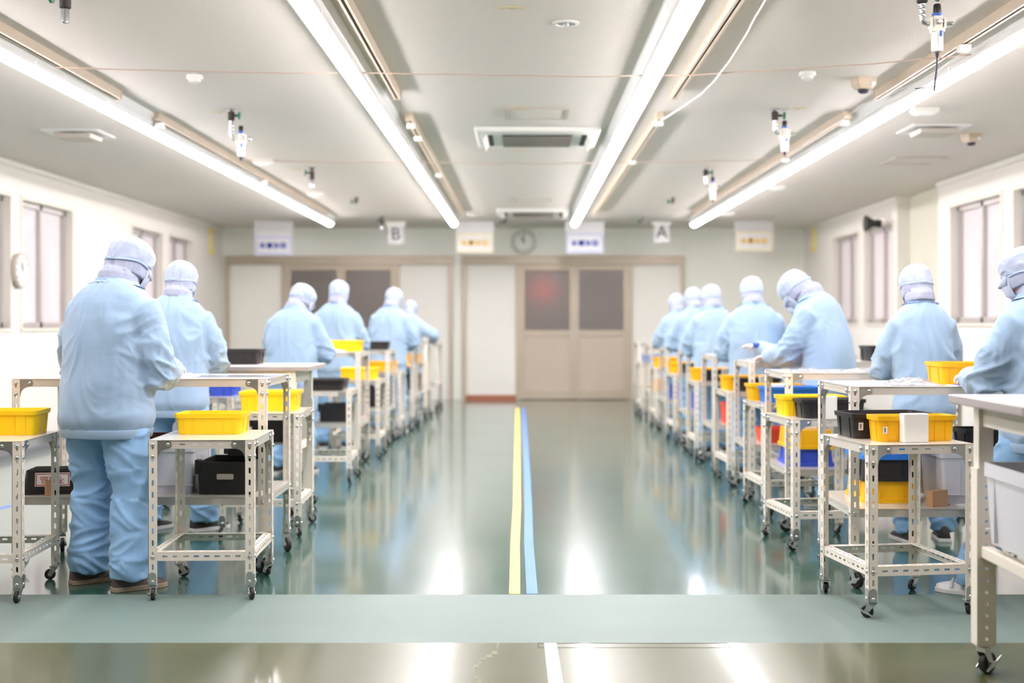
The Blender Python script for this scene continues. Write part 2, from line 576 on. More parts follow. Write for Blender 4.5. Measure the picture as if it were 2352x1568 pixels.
# tapes and lines on the floor
def tape(name, pts, w, m_, label):
    mb = MB()
    L = [(x - w / 2, y, .0012) for x, y in pts]
    R_ = [(x + w / 2, y, .0012) for x, y in pts]
    top = [[a, b] for a, b in zip(L, R_)]
    rings = [[(a[0], a[1], 0), a, b, (b[0], b[1], 0)] for a, b in top]
    mb.loft(rings)
    return tag(mb.build(name, m_), label, 'floor tape', 'tape lines on the floor')
tape('floor_tape', [(-.036, 5.83), (-.042, 7.2), (-.038, 8.6), (-.045, 10.5), (-.055, 14), (-.072, 18.7)], .052, 'tape_y', 'yellow tape line running down the middle of the aisle')
tape('floor_tape', [(.045, 5.83), (.036, 7.2), (.040, 8.6), (.038, 10.5), (.028, 14), (.012, 18.7)], .052, 'tape_b', 'blue tape line beside the yellow one in the aisle')
tape('floor_tape', [(.109, 4.93), (.118, 4.2), (.128, 3.0)], .048, 'tape_w', 'white line on the olive floor nearest the camera')
tape('floor_tape', [(-3.85, 6.4), (-3.45, 9.0)], .05, 'tape_b', 'pale blue tape line on the floor left of the carts')
cr = MB()
px_, py_ = -.09, 4.93
while py_ > 3.9:
    nx, ny = px_ + random.uniform(-.02, .02) - .002, py_ - random.uniform(.03, .07)
    cr.box(min(px_, nx) - .0004, max(px_, nx) + .0004, ny, py_, 0, .0006)
    px_, py_ = nx, ny
struct(cr.build('trim_3', 'crack'))
hp = MB()
for a, b, c, e in ((.06, .80, 4.865, 4.868), (.06, .063, 4.865, 4.94), (.797, .80, 4.865, 4.94), (.06, .80, 4.930, 4.935)):
    hp.box(a, b, c, e, 0, .0008)
struct(hp.build('trim_4', 'dark'))
# ------------------------------------------------------------------ ceiling lamps (the room's own light)
def lamp_proto():
    t = thing('ceiling_lamp', 'x', 'ceiling lamp', (0, 0, 0), 0, 'batten lamps in four rows on the ceiling')
    L = 1.247
    hs = MB()
    prof = [(-.085, ZC), (-.085, ZC - .02), (-.056, ZC - .07), (-.056, ZC - .100), (-.052, ZC - .100), (-.052, ZC - .075), (.052, ZC - .075), (.052, ZC - .100), (.056, ZC - .100), (.056, ZC - .07), (.085, ZC - .02), (.085, ZC)]
    hs.prism(prof, lambda u, v, w: (u, w - L / 2, v), L)
    hs.build('lamp_housing', 'housing', t)
    tb = MB()
    rings = []
    for y, k in ((-L / 2, .8), (-L / 2 + .02, 1), (L / 2 - .02, 1), (L / 2, .8)):
        rings.append([(.051 * k * math.copysign(abs(math.cos(a)) ** 1.0, math.cos(a)), y, ZC - .085 - .054 * k * abs(math.sin(a)) ** 1.0) for a in [PI * i / 12 for i in range(13)]] + [(-.051 * k, y, ZC - .078), (.051 * k, y, ZC - .078)])
    tb.loft(rings)
    tb.build('lamp_tube', 'tube', t, smooth=True)
    return t
lp = lamp_proto()
first = True
ROWS = [(-2.80, 18.38, 'far left row'), (-1.0, 18.45, 'left aisle row'), (.765, 18.5, 'right aisle row'), (2.52, 18.55, 'far right row')]
for x, yend, rn in ROWS:
    for k in range(12):
        y = yend - .625 - 1.25 * k
        o = lp if first else copy_tree(lp)
        first = False
        pos = 'end lamp at the back wall' if k == 0 else ('lamp %s from the back wall' % ['', 'second', 'third', 'fourth', 'fifth', 'sixth', 'seventh', 'eighth', 'ninth', 'tenth', 'eleventh', 'twelfth', 'thirteenth', 'fourteenth', 'fifteenth', 'sixteenth'][k])
        move(o, (x, y, 0), 0, 'glowing white batten ' + pos + ', ' + rn)

# ------------------------------------------------------------------ rails hung under the ceiling
def rail(x, y0, y1, label, clips=()):
    t = thing('ceiling_rail', label, 'rail', (x, (y0 + y1) / 2, 0), 0, 'beige rails under the ceiling')
    h = (y1 - y0) / 2
    mb = MB()
    z0 = ZC - .055
    mb.box(-.022, -.008, -h, h, z0, ZC).box(.008, .022, -h, h, z0, ZC).box(-.008, .008, -h, h, z0 + .012, ZC)
    mb.build('rail_profile', 'rail', t)
    MB().box(-.008, .008, -h + .01, h - .01, z0 + .006, z0 + .012).build('slot', 'dark', t)
    for y in (-h, h):
        s_ = -.008 if y > 0 else .008
        MB().box(-.026, .026, min(y, y - s_), max(y, y - s_), z0 - .004, ZC).build('end_cap', 'rail', t)
    for c in clips:
        MB().box(-.03, .03, c - .03 - (y0 + y1) / 2, c + .03 - (y0 + y1) / 2, z0 - .035, z0 - .004).build('trolley_clip', 'white', t)
rail(-2.70, 4.4, 8.42, 'beige ceiling rail beside the far left lamps, near piece')
rail(-2.70, 9.3, 17.4, 'beige ceiling rail beside the far left lamps, far piece', (9.4, 13.2))
rail(-.835, 4.0, 8.42, 'beige ceiling rail right of the left aisle lamps, near piece')
rail(-.835, 9.3, 17.5, 'beige ceiling rail right of the left aisle lamps, far piece', (9.45, 10.1, 12.6))
rail(1.01, 4.0, 8.42, 'beige ceiling rail right of the right aisle lamps, near piece')
rail(1.01, 9.25, 17.6, 'beige ceiling rail right of the right aisle lamps, far piece', (9.35, 11.6))
rail(2.37, 4.2, 8.42, 'beige ceiling rail left of the far right lamps, near piece', (6.78,))
rail(2.37, 9.2, 17.3, 'beige ceiling rail left of the far right lamps, far piece', (9.3, 11.4))

# ------------------------------------------------------------------ cords
def cord(name, pts, r, m_, label, cat='cord'):
    P_ = []
    for i in range(len(pts) - 1):
        a, b = V(pts[i]), V(pts[i + 1])
        N_ = 10
        for k in range(N_):
            q = a.lerp(b, k / N_)
            q.z += noise.noise(q * 3.1) * .010 - .02 * math.sin(PI * k / N_) * (b - a).length * .25
            q.y += noise.noise(q * 2.3 + V((9, 0, 0))) * .03
            q.z = min(q.z, ZC - .004)
            P_.append(q)
    P_.append(V(pts[-1]))
    return tag(MB().tube(P_, r, 6).build(name, m_, smooth=True), label, cat, 'cords strung across the ceiling')
z = ZC - .075
cord('hanging_wire', [(-2.70, 7.3, z), (-.835, 7.45, z), (1.01, 7.5, z), (2.37, 7.0, z), (4.2, 5.6, z + .03)], .004, 'cord', 'thin tan cord strung crosswise between the near ceiling rails')
cord('hanging_wire', [(-2.70, 11.4, z), (-.835, 11.6, z), (1.01, 11.6, z), (2.37, 11.3, z)], .004, 'cord', 'thin tan cord strung crosswise between the far ceiling rails')
cord('hanging_wire', [(1.01, 9.2, z), (1.14, 8.0, z - .015), (1.17, 7.2, z), (1.14, 6.2, z + .02), (1.10, 5.2, z + .04), (1.0, 4.2, ZC - .01)], .005, 'cord_white', 'white cable sagging below the ceiling from a rail end')
cord('hanging_wire', [(2.37, 6.78, z - .02), (2.37, 7.6, z - .03), (2.30, 8.6, z), (2.33, 9.3, z)], .003, 'cord_white', 'thin white cord along the gap beside the far right lamps')

# ------------------------------------------------------------------ ceiling cassettes, panels, vents, detectors
def cassette(x, y, label):
    t = thing('air_conditioner', label, 'air conditioner', (x, y, 0), 0, 'ceiling air conditioners')
    z = ZC
    p = MB()
    p.loft([rrect(1.0, .96, .02, z), rrect(1.0, .96, .02, z - .028), rrect(.96, .92, .02, z - .038)])
    p.build('front_panel', 'white', t)
    g = MB()
    g.box(-.28, .28, -.30, .30, z - .052, z - .036)
    g.build('grille_back', 'grille', t)
    gs = MB()
    for k in range(25):
        x_ = -.27 + k * .0225
        gs.box(x_ - .002, x_ + .002, -.30, .30, z - .0535, z - .052)
    for k in range(9):
        y_ = -.29 + k * .0725
        gs.box(-.28, .28, y_ - .003, y_ + .003, z - .054, z - .052)
    gs.build('grille_bars', 'vent', t)
    for s_ in (-1, 1):
        MB().box(min(s_ * .36, s_ * .40), max(s_ * .36, s_ * .40), -.30, .30, z - .042, z - .036).build('outlet_slot', 'dark', t)
        fl = MB()
        fl.prism([(s_ * .40, z - .038), (s_ * .43, z - .085), (s_ * .436, z - .083), (s_ * .41, z - .037)], lambda u, v, w: (u, -.30 + w, v), .6)
        fl.build('outlet_flap', 'white', t)
cassette(.12, 10.45, 'white ceiling air conditioner with dark grille above the aisle, nearer one')
cassette(.15, 17.6, 'white ceiling air conditioner above the aisle near the back wall')

def panel_frame(x, y, w, d, label, name='access_panel', cat='access panel'):
    t = thing(name, label, cat, (x, y, 0), 0)
    fr = MB()
    z = ZC
    for a, b, c, e in ((-w / 2, w / 2, -d / 2, -d / 2 + .02), (-w / 2, w / 2, d / 2 - .02, d / 2), (-w / 2, -w / 2 + .02, -d / 2 + .02, d / 2 - .02), (w / 2 - .02, w / 2, -d / 2 + .02, d / 2 - .02)):
        fr.box(a, b, c, e, z - .012, z)
    fr.build('panel_frame', 'vent', t)
    MB().box(-w / 2 + .02, w / 2 - .02, -d / 2 + .02, d / 2 - .02, z - .004, z).build('panel_board', 'ceiling', t)
panel_frame(.105, 9.32, .47, .46, 'square access panel in the ceiling before the near air conditioner')
panel_frame(.14, 15.9, .45, .45, 'square access panel in the ceiling before the far air conditioner')
panel_frame(3.72, 12.0, .5, .5, 'square access panel in the ceiling above the right windows')
panel_frame(3.42, 18.5, .5, .5, 'far square access panel in the ceiling by the right back corner')

def vent(x, y, label):
    t = thing('ceiling_vent', label, 'vent', (x, y, 0), 0, 'square ceiling vents')
    z = ZC
    MB().loft([rrect(.46, .46, .01, z), rrect(.46, .46, .01, z - .012), rrect(.34, .34, .01, z - .012), rrect(.30, .30, .01, z - .002)]).build('vent_frame', 'housing', t)
    MB().loft([rrect(.30, .30, .01, z - .02), rrect(.28, .28, .01, z - .055)]).build('vent_plate', 'vent', t)
    MB().box(-.05, .05, -.05, .05, z - .022, z).build('vent_neck', 'grille', t)
vent(-3.62, 10.3, 'square beige ceiling vent left of the far left lamps')
vent(3.27, 10.05, 'square beige ceiling vent right of the far right lamps')

def downlight(x, y, label):
    t = thing('downlight', label, 'downlight', (x, y, 0))
    z = ZC
    MB().lathe([(.07, z), (.07, z - .006), (.052, z - .010), (.048, z - .002)], seg=28).build('downlight_ring', 'white', t, smooth=True)
    MB().lathe([(.046, z), (.046, z - .003), (.02, z - .003)], seg=24).build('reflector', 'zinc', t, smooth=True)
    MB().lathe([(.014, z - .003), (.016, z - .015), (.006, z - .02)], seg=14).build('bulb', 'white', t, smooth=True)
downlight(.225, 6.52, 'small round recessed downlight in the ceiling above the aisle')

def smoke(x, y, label):
    t = thing('smoke_detector', label, 'smoke detector', (x, y, 0), 0, 'round smoke detectors')
    z = ZC
    MB().lathe([(.05, z), (.052, z - .02), (.05, z - .024)], seg=24).build('detector_base', 'white', t, smooth=True)
    MB().lathe([(.038, z - .022), (.036, z - .042), (.02, z - .05), (.01, z - .05)], seg=24).build('detector_head', 'white', t, smooth=True)
smoke(-2.05, 7.9, 'round white smoke detector on the left part of the ceiling')
smoke(1.76, 7.8, 'round white smoke detector on the right part of the ceiling')

def sensor(x, y, label, rz):
    t = thing('ceiling_sensor', label, 'sensor', (x, y, 0), rz, 'beige box sensors')
    z = ZC
    MB().loft([rrect(.13, .11, .01, z), rrect(.13, .11, .01, z - .04), rrect(.09, .08, .01, z - .07)]).build('sensor_box', 'sensor', t)
    MB().lathe([(.032, z - .065), (.034, z - .085), (.02, z - .095)], seg=18).build('sensor_lens', 'hose', t, smooth=True)
    MB().lathe([(.016, z - .03), (.016, z - .05), (.008, z - .055)], c=(.035, -.05, 0), seg=12).build('sensor_button', 'white', t, smooth=True)
sensor(2.16, 8.0, 'beige box sensor on the ceiling beside the near right rail', .2)
sensor(3.68, 10.35, 'beige box sensor on the ceiling near the right windows', .3)

k = 0
for x, y, where in ((-.05, 6.2, 'in front of the downlight'), (-.026, 9.06, 'before the near access panel'), (-.03, 11.38, 'behind the near air conditioner'),
                    (-.025, 14.1, 'second behind the near air conditioner'), (-2.22, 9.28, 'left of the left air regulator'), (-2.85, 9.1, 'beside the far left rail gap'),
                    (-2.25, 12.7, 'left of the left hanging valve'), (1.98, 9.1, 'right of the middle right air regulator'), (1.88, 12.5, 'right of the far right air regulator'), (3.05, 11.4, 'right of the far right lamps')):
    t = thing('ceiling_label', 'small beige label plate on the ceiling ' + where, 'label plate', (x, y, 0), 0, 'beige label plates on the ceiling')
    MB().box(-.06, .06, -.022, .022, ZC - .004, ZC).build('plate', 'label_beige', t)
    MB().box(-.012, .012, -.009, .009, ZC - .007, ZC - .004).build('plate_button', 'vent', t)

def emerg(x, y, label):
    t = thing('emergency_light', label, 'emergency light', (x, y, 0), 0, 'white box lights on the ceiling')
    MB().loft([rrect(.19, .10, .01, ZC), rrect(.19, .10, .01, ZC - .03), rrect(.16, .08, .01, ZC - .045)]).build('light_box', 'white', t)
    MB().box(-.06, .06, -.03, .03, ZC - .052, ZC - .045).build('diffuser', 'housing', t)
emerg(2.9, 9.1, 'white box light on the ceiling right of the far right lamps, nearest')
emerg(2.86, 14.2, 'white box light on the ceiling right of the far right lamps, middle')
emerg(2.86, 17.6, 'white box light on the ceiling right of the far right lamps, farthest')
emerg(-2.46, 12.0, 'white box light beside the far left rail, nearer')
emerg(-2.46, 15.0, 'white box light beside the far left rail, farther')

# ------------------------------------------------------------------ compressed-air valves and regulators hanging from the ceiling
def regulator(x, y, zc, label, s=1.0, valve_side=-1, hose=False, drop=True):
    """zc: height of the regulator body's middle"""
    t = thing('air_regulator', label, 'air regulator', (x, y, 0), 0, 'compressed-air regulators hanging from the ceiling')
    px = valve_side * .095 * s
    top = ZC
    zb = zc + .0 * s
    mb = MB()
    mb.lathe([(.035, top), (.035, top - .008), (.014, top - .010)], c=(px, 0, 0), seg=16)
    mb.tube([(px, 0, top), (px, 0, zb + .03 * s), (px + .008, 0, zb + .008), (px - valve_side * .02, 0, zb), (px - valve_side * .05 * s, 0, zb)], .016 * s, 12)
    for q in (.05, .085, .12):
        mb.lathe([(.020 * s, zb + q * s), (.022 * s, zb + (q + .004) * s), (.022 * s, zb + (q + .014) * s), (.020 * s, zb + (q + .018) * s)], c=(px, 0, 0), seg=8)
    mb.build('air_pipe', 'chrome', t, smooth=True)
    if top - zb > .12:
        vb = MB()
        vb.lathe([(.012, top - .012), (.026, top - .02), (.026, top - .075), (.015, top - .085)], c=(px, 0, 0), seg=10)
        vb.cyl((px, 0, top - .045), (px + .05, -.02, top - .05), .009)
        vl = vb.build('valve_body', 'iron', t, smooth=True)
        MB().lathe([(.010, 0), (.028, .003), (.028, .014), (.010, .018)], c=(px + .055, -.02, top - .05), axis='x', seg=14).build('valve_wheel', 'valve_green', vl, smooth=True)
    b = MB()
    b.loft([rrect(.075 * s, .06 * s, .012 * s, zb - .055 * s), rrect(.085 * s, .07 * s, .012 * s, zb - .05 * s), rrect(.085 * s, .07 * s, .012 * s, zb - .028 * s),
            rrect(.062 * s, .055 * s, .012 * s, zb - .026 * s), rrect(.062 * s, .055 * s, .012 * s, zb + .03 * s), rrect(.052 * s, .05 * s, .014 * s, zb + .055 * s)])
    b.box(-.05 * s, -.036 * s, -.03 * s, .03 * s, zb - .03 * s, zb + .036 * s).box(.036 * s, .05 * s, -.03 * s, .03 * s, zb - .03 * s, zb + .036 * s)
    b.build('regulator_body', 'frl_body', t)
    MB().lathe([(.030 * s, zb + .05 * s), (.033 * s, zb + .055 * s), (.033 * s, zb + .066 * s), (.026 * s, zb + .07 * s)], seg=20).build('lock_ring', 'frl_blue', t, smooth=True)
    kn = MB()
    kn.lathe([(.024 * s, zb + .066 * s), (.0255 * s, zb + .075 * s), (.0235 * s, zb + .12 * s), (.019 * s, zb + .127 * s)], seg=24)
    kn.build('pressure_knob', 'black', t, smooth=True)
    ga = MB().lathe([(.016 * s, 0), (.018 * s, .004), (.018 * s, .012), (.014 * s, .014)], c=(.005 * s, -.027 * s, zb + .01 * s), axis='y', seg=18)
    gauge = ga.build('pressure_gauge', 'chrome', t, smooth=True)
    MB().lathe([(.0135 * s, .0145), (.0135 * s, .0155)], c=(.005 * s, -.027 * s, zb + .01 * s), axis='y', seg=18).build('gauge_face', 'white', gauge)
    bw = MB()
    bw.lathe([(.036 * s, zb - .05 * s), (.037 * s, zb - .16 * s), (.034 * s, zb - .175 * s), (.022 * s, zb - .18 * s)], seg=20)
    bowl = bw.build('filter_bowl', 'white', t, smooth=True)
    MB().box(-.024 * s, -.010 * s, -.0385 * s, -.03 * s, zb - .155 * s, zb - .065 * s).build('sight_glass', 'zinc', bowl)
    MB().lathe([(.009 * s, zb - .05 * s), (.010 * s, zb - .07 * s), (.007 * s, zb - .085 * s)], c=(.014 * s, -.036 * s, 0), seg=12).build('bowl_latch', 'frl_blue', bowl, smooth=True)
    MB().lathe([(.009 * s, zb), (.013 * s, zb)], seg=4).bm.free()
    oc = MB()
    oc.tube([(.045 * s, 0, zb), (.07 * s, 0, zb)], .012 * s, 12)
    oc.lathe([(.015 * s, .065 * s), (.017 * s, .07 * s), (.017 * s, .10 * s), (.012 * s, .102 * s)], c=(0, 0, zb), axis='x', seg=16)
    oc.build('outlet_coupling', 'chrome', t, smooth=True)
    dr = MB()
    dr.lathe([(.014 * s, zb - .178 * s), (.012 * s, zb - .20 * s), (.006 * s, zb - .215 * s)], seg=12)
    if hose:
        e = zb - .21 * s
        dr.tube([(0, 0, e), (-.002, 0, e - .05), (-.009, 0, e - .11), (-.014, 0, e - .155)], .0045, 8)
        dr.build('drain_hose', 'hose', t, smooth=True)
        MB().tube([(-.006, -.005, e - .135), (-.05, -.008, e - .141), (-.105, -.01, e - .147)], .0022, 6).build('cable_tie', 'hose', t, smooth=True)
    else:
        dr.build('drain_nipple', 'hose', t, smooth=True)
# near right one: 0.31 m of body seen at its true size
regulator(1.905, 5.8, 2.623, 'air regulator with black knob hanging at upper right, nearest', .72, -1, True)
regulator(-2.04, 9.15, 2.585, 'air regulator hanging by the far left lamp row', .74)
regulator(1.90, 9.15, 2.623, 'air regulator hanging in the middle of the right side', .74)
regulator(1.90, 12.6, 2.615, 'air regulator hanging farthest on the right side', .76)

def valve(x, y, label, drop=.12):
    t = thing('air_valve', label, 'air valve', (x, y, 0), 0, 'small air valves hanging from the ceiling')
    z = ZC
    b = MB()
    b.lathe([(.03, z), (.03, z - .008), (.013, z - .01), (.013, z - .03), (.026, z - .035), (.026, z - drop * .6), (.014, z - drop * .65)], seg=12)
    b.cyl((0, 0, z - .05), (-.055, 0, z - .05), .010)
    b.build('valve_body', 'iron', t, smooth=True)
    MB().lathe([(.010, -.075), (.030, -.07), (.030, -.058), (.010, -.052)], c=(0, 0, z - .05), axis='x', seg=16).build('valve_wheel', 'valve_green', t, smooth=True)
    MB().lathe([(.015, z - drop * .6), (.019, z - drop * .66), (.019, z - drop), (.012, z - drop - .004)], seg=14).build('coupling', 'chrome', t, smooth=True)
valve(-2.10, 5.8, 'air valve with green handwheel at the upper left corner', .17)
valve(-2.10, 12.6, 'small green air valve hanging behind the left regulator', .19)
valve(-2.05, 15.6, 'small dark air valve second behind the left regulator', .08)
valve(-2.05, 18.4, 'small air valve hanging left of the letter B sign', .17)
valve(1.86, 15.6, 'small dark air valve hanging left of the far right lamps', .08)
valve(1.78, 18.6, 'small dark air valve hanging left of the letter A sign', .06)
valve(-.26, 18.8, 'small dark air valve hanging above the back wall clock', .09)

# ------------------------------------------------------------------ hanging signs
YS = 19.3
def sx(px):
    return (px - CPX) * YS / FPX
def sz(py):
    return EYE + (CPY - py) * YS / FPX
GLYPH = [[(0, .9, .9, 1.0), (0, .5, .9, .6), (.4, .05, .5, .95), (0, .05, .1, .5), (.8, .05, .9, .5), (.15, .2, .8, .3)],
         [(0, .85, 1, 1), (0, .6, 1, .75), (0, .3, 1, .45), (.4, 0, .6, 1), (0, 0, 1, .14), (.05, .3, .2, .75), (.8, .3, .95, .75)],
         [(0, .85, .5, .95), (.55, .7, 1, .8), (.2, .1, .3, .95), (.7, 0, .8, .8), (0, .45, .5, .55), (.5, .3, 1, .4), (0, 0, .4, .1)],
         [(0, .9, 1, 1), (0, 0, .1, 1), (.9, 0, 1, 1), (0, 0, 1, .1), (.45, .1, .55, .9), (.2, .45, .8, .55)]]
def hang_sign(px0, px1, py0, py1, rim, ink, label):
    x0, x1, z0, z1 = sx(px0), sx(px1), sz(py1), sz(py0)
    t = thing('hanging_sign', label, 'sign', ((x0 + x1) / 2, YS, 0), 0, 'four-character signs hung from the ceiling')
    w, h = x1 - x0, z1 - z0
    MB().box(-w / 2 - .01, w / 2 + .01, -.05, .09, z1, ZC).build('sign_bracket', 'sign_white', t)
    MB().box(-w / 2, w / 2, -.04, .04, z0, z1).build('sign_box', rim, t, bevel=.008)
    MB().box(-w / 2 + .045, w / 2 - .045, -.044, -.04, z0 + .06, z1 - .06).build('sign_face', 'sign_white', t)
    g = .078
    for k in range(4):
        mb = MB()
        cx, cz = (k - 1.5) * .105 - g / 2, (z0 + z1) / 2 - g / 2
        for a, b, c, e in GLYPH[k]:
            mb.box(cx + (a - .05) * g, cx + (c + .05) * g, -.0462, -.044, cz + (b - .05) * g, cz + (e + .05) * g)
        mb.build('sign_character', ink, t)
hang_sign(586, 671, 541, 587, 'sign_blue', 'ink_blue', 'white hanging sign with four blue characters over the left door')
hang_sign(1048, 1133, 535, 581, 'sign_cream', 'ink_yellow', 'cream hanging sign with four yellow characters left of the clock')
hang_sign(1300, 1386, 535, 582, 'sign_blue', 'ink_blue', 'white hanging sign with four blue characters right of the clock')
hang_sign(1689, 1774, 530, 577, 'sign_cream', 'ink_yellow', 'cream hanging sign with four yellow characters at far right')

def letter_sign(px, py0, py1, ch, label):
    x, z0, z1 = sx(px), sz(py1), sz(py0)
    t = thing('letter_sign', label, 'sign', (x, YS, 0), 0, 'letter signs hung from the ceiling')
    MB().box(-.115, .115, -.006, .006, z0, z1).build('sign_board', 'sign_white', t)
    MB().box(-.15, .15, -.012, .012, z1, ZC).build('sign_bracket', 'white', t)
    text_mesh(ch, .27, 'print', t, Matrix.Translation((0, -.0075, (z0 + z1) / 2 + .015)) @ Matrix.Rotation(PI / 2, 4, 'X'))
letter_sign(909, 521, 560, 'B', 'white hanging sign with letter B over the left door')
letter_sign(1520, 517, 556, 'A', 'white hanging sign with letter A over the right rows')

# ------------------------------------------------------------------ clocks, speaker, strips on the walls
def clock(loc, rz, r, label, hour, minute):
    t = thing('wall_clock', label, 'clock', loc, rz, 'round wall clocks')
    MB().lathe([(r * .9, 0), (r, .01), (r, .045), (r * .93, .055), (r * .88, .046)], axis='y', seg=36).build('clock_case', 'vent', t, smooth=True)
    MB().lathe([(r * .89, .0), (r * .89, .048)], axis='y', seg=36).build('clock_face', 'white', t)
    tk = MB()
    for k in range(12):
        a = 2 * PI * k / 12
        m4 = Matrix.Rotation(a, 4, 'Y')
        w = .011 * r / .17
        for (u0, u1) in ((.68, .80),):
            p = [m4 @ V((-w, -.0485, r * u0)), m4 @ V((w, -.0485, r * u0)), m4 @ V((w, -.0485, r * u1)), m4 @ V((-w, -.0485, r * u1))]
            q = [x + V((0, -.001, 0)) for x in p]
            tk.loft([p, q])
    tk.build('hour_marks', 'print', t)
    def hand(a, L, w, nm, y):
        m4 = Matrix.Rotation(a, 4, 'Y')
        p = [m4 @ V((x, -y, zz)) for x, zz in ((-w, -.02), (w, -.02), (w * .6, L), (-w * .6, L))]
        q = [x + V((0, -.0015, 0)) for x in p]
        MB().loft([p, q]).build(nm, 'print', t)
    hand(2 * PI * (hour + minute / 60) / 12, r * .5, r * .05, 'hour_hand', .0495)
    hand(2 * PI * minute / 60, r * .72, r * .04, 'minute_hand', .0515)
clock((bx(1203), YB, bz(556)), 0, .20, 'round grey rimmed clock on the back wall between signs', 11, 0)
clock((XL + .012, 12.2, 1.255 + (742 - 622) * 12.2 / FPX), PI / 2, .168, 'round white clock on the pillar between left windows', 11, 0)

sp = thing('horn_speaker', 'black horn loudspeaker on the right wall above a window', 'loudspeaker', (XRI, 15.85, 2.50), 0)
MB().lathe([(.10, 0), (.105, .012), (.06, .09), (.045, .13), (.05, .14), (.05, .20), (.03, .21)], c=(-.30, 0, 0), axis='x', seg=20).build('horn', 'black', sp, smooth=True)
MB().tube([(-.15, 0, .03), (-.15, 0, .09), (0, 0, .09)], .012, 8).build('mount_arm', 'frl_body', sp, smooth=True)
MB().box(-.012, 0, -.03, .03, .04, .2).build('mount_plate', 'frl_body', sp)
for nm, x, y, z, s_, lb in (('thermometer_strip', XL, 19.8, 2.53, 1, 'pale yellow vertical strip gauge on the left wall near the corner'),
                            ('thermometer_strip', XRI, 19.9, 2.58, -1, 'pale yellow vertical strip gauge on the right wall near the corner')):
    t = thing(nm, lb, 'strip gauge', (x, y, z), 0, 'yellow strip gauges on the side walls')
    MB().box(min(0, s_ * .02), max(0, s_ * .02), -.11, .11, -.21, .21).build('strip_board', 'strip_y', t)
    for q in (-.17, .17):
        MB().box(min(s_ * .02, s_ * .023), max(s_ * .02, s_ * .023), -.09, .09, q - .03, q + .03).build('strip_end', 'strip_o', t)
hk = thing('wall_hook', 'small white hook on the left wall between the windows', 'hook', (XL, 14.6, 2.36), 0)
MB().box(0, .008, -.012, .012, 0, .16).build('hook_plate', 'white', hk)
MB().tube([(.004, 0, .02), (.03, 0, 0), (.04, 0, .02)], .005, 6).build('hook_arm', 'white', hk, smooth=True)
# ------------------------------------------------------------------ slotted-angle carts and work tables
def bolt_mesh():
    return MB().lathe([(.0095, 0), (.0095, .0015), (.0075, .0045), (.0035, .0062)], axis='y', seg=10).mesh('bolt', 'chrome', smooth=True)
BOLT = bolt_mesh()
def add_bolt(parent, loc, side):          # side 'y': head points to -y, 'x': head points to -x
    o = link('bolt', BOLT, parent, loc)
    if side == 'x':
        o.rotation_euler = (0, 0, -PI / 2)
    return o

FW, FT = .040, .0025
def gusset_poly(h):
    pts = [(FW - .004, h - .002), (FW + .048, h - .002)]
    for k in range(7):
        a = PI / 2 - PI * k / 6
        pts.append((FW + .048 + .017 * math.cos(a), h - .019 + .017 * math.sin(a)))
    for k in range(1, 6):
        a = PI / 2 + PI / 2 * k / 6
        pts.append((FW + .045 + .042 * math.cos(a), h - .080 + .042 * math.sin(a)))
    pts += [(FW, h - .09), (FW - .004, h - .09)]
    return pts

def wheel_mesh(r, w):
    return MB().lathe([(r * .45, -w / 2), (r * .9, -w / 2), (r, -w * .36), (r, w * .36), (r * .9, w / 2), (r * .45, w / 2)], axis='y', seg=24).mesh('wheel', 'rubber', smooth=True)
def hub_mesh(r, w):
    return MB().lathe([(r * .18, -w / 2 - .006), (r * .2, -w / 2 - .006), (r * .42, -w / 2 - .001), (r * .42, w / 2 + .001), (r * .2, w / 2 + .006), (r * .1, w / 2 + .006)], axis='y', seg=16).mesh('wheel_hub', 'zinc', smooth=True)
def fork_mesh(r, w, z0, off):
    mb = MB()
    mb.lathe([(.012, z0), (.017, z0 - .003), (.017, z0 - .008), (.012, z0 - .010)], seg=14)
    zt = 2 * r + .004
    mb.box(-.016, .016, -w / 2 - .006, w / 2 + .006, zt, z0 - .009)
    for s_ in (-1, 1):
        y = s_ * (w / 2 + .004)
        poly = [(-.016, zt), (.018, zt), (.018, zt - .006), (off + .010, r + .004), (off + .006, r - .009), (off - .006, r - .009), (off - .012, r)]
        mb.prism(poly, lambda u, v, t_, y=y: (u, y - .0012 + t_, v), .0024)
    mb.cyl((off, -w / 2 - .010, r), (off, w / 2 + .010, r), .006)
    return mb.mesh('fork', 'zinc')
def lever_mesh(r, w, off):
    mb = MB()
    y = w / 2 + .011
    poly = [(off - r * .9, r * .55), (off - r * .2, r * 1.1), (off + r * .5, r * 1.25), (off + r * 1.15, r * 1.65), (off + r * 1.2, r * 1.45), (off + r * .5, r * .8), (off - r * .2, r * .6), (off - r * .9, r * .35)]
    mb.prism(poly, lambda u, v, t_: (u, -y - t_, v), .003)
    mb.prism(poly, lambda u, v, t_: (u, y + t_ - .003, v), .003)
    return mb.mesh('brake_lever', 'zinc')

def bracket_mesh(z0):
    mb = MB()
    for ax in (0, 1):
        poly = [(.002, z0 - .003), (.036, z0 - .003), (.036, z0 + .042)]
        for k in range(1, 7):
            a = PI * k / 7
            poly.append((.019 + .017 * math.cos(a), z0 + .042 + .017 * math.sin(a)))
        poly.append((.002, z0 + .042))
        if ax == 0:
            mb.prism(poly, lambda u, v, t_: (u, -t_, v), .002)
        else:
            mb.prism(poly, lambda u, v, t_: (-t_, u, v), .002)
    mb.box(-.002, .038, -.002, .038, z0 - .005, z0)
    return mb.mesh('caster', 'zinc')

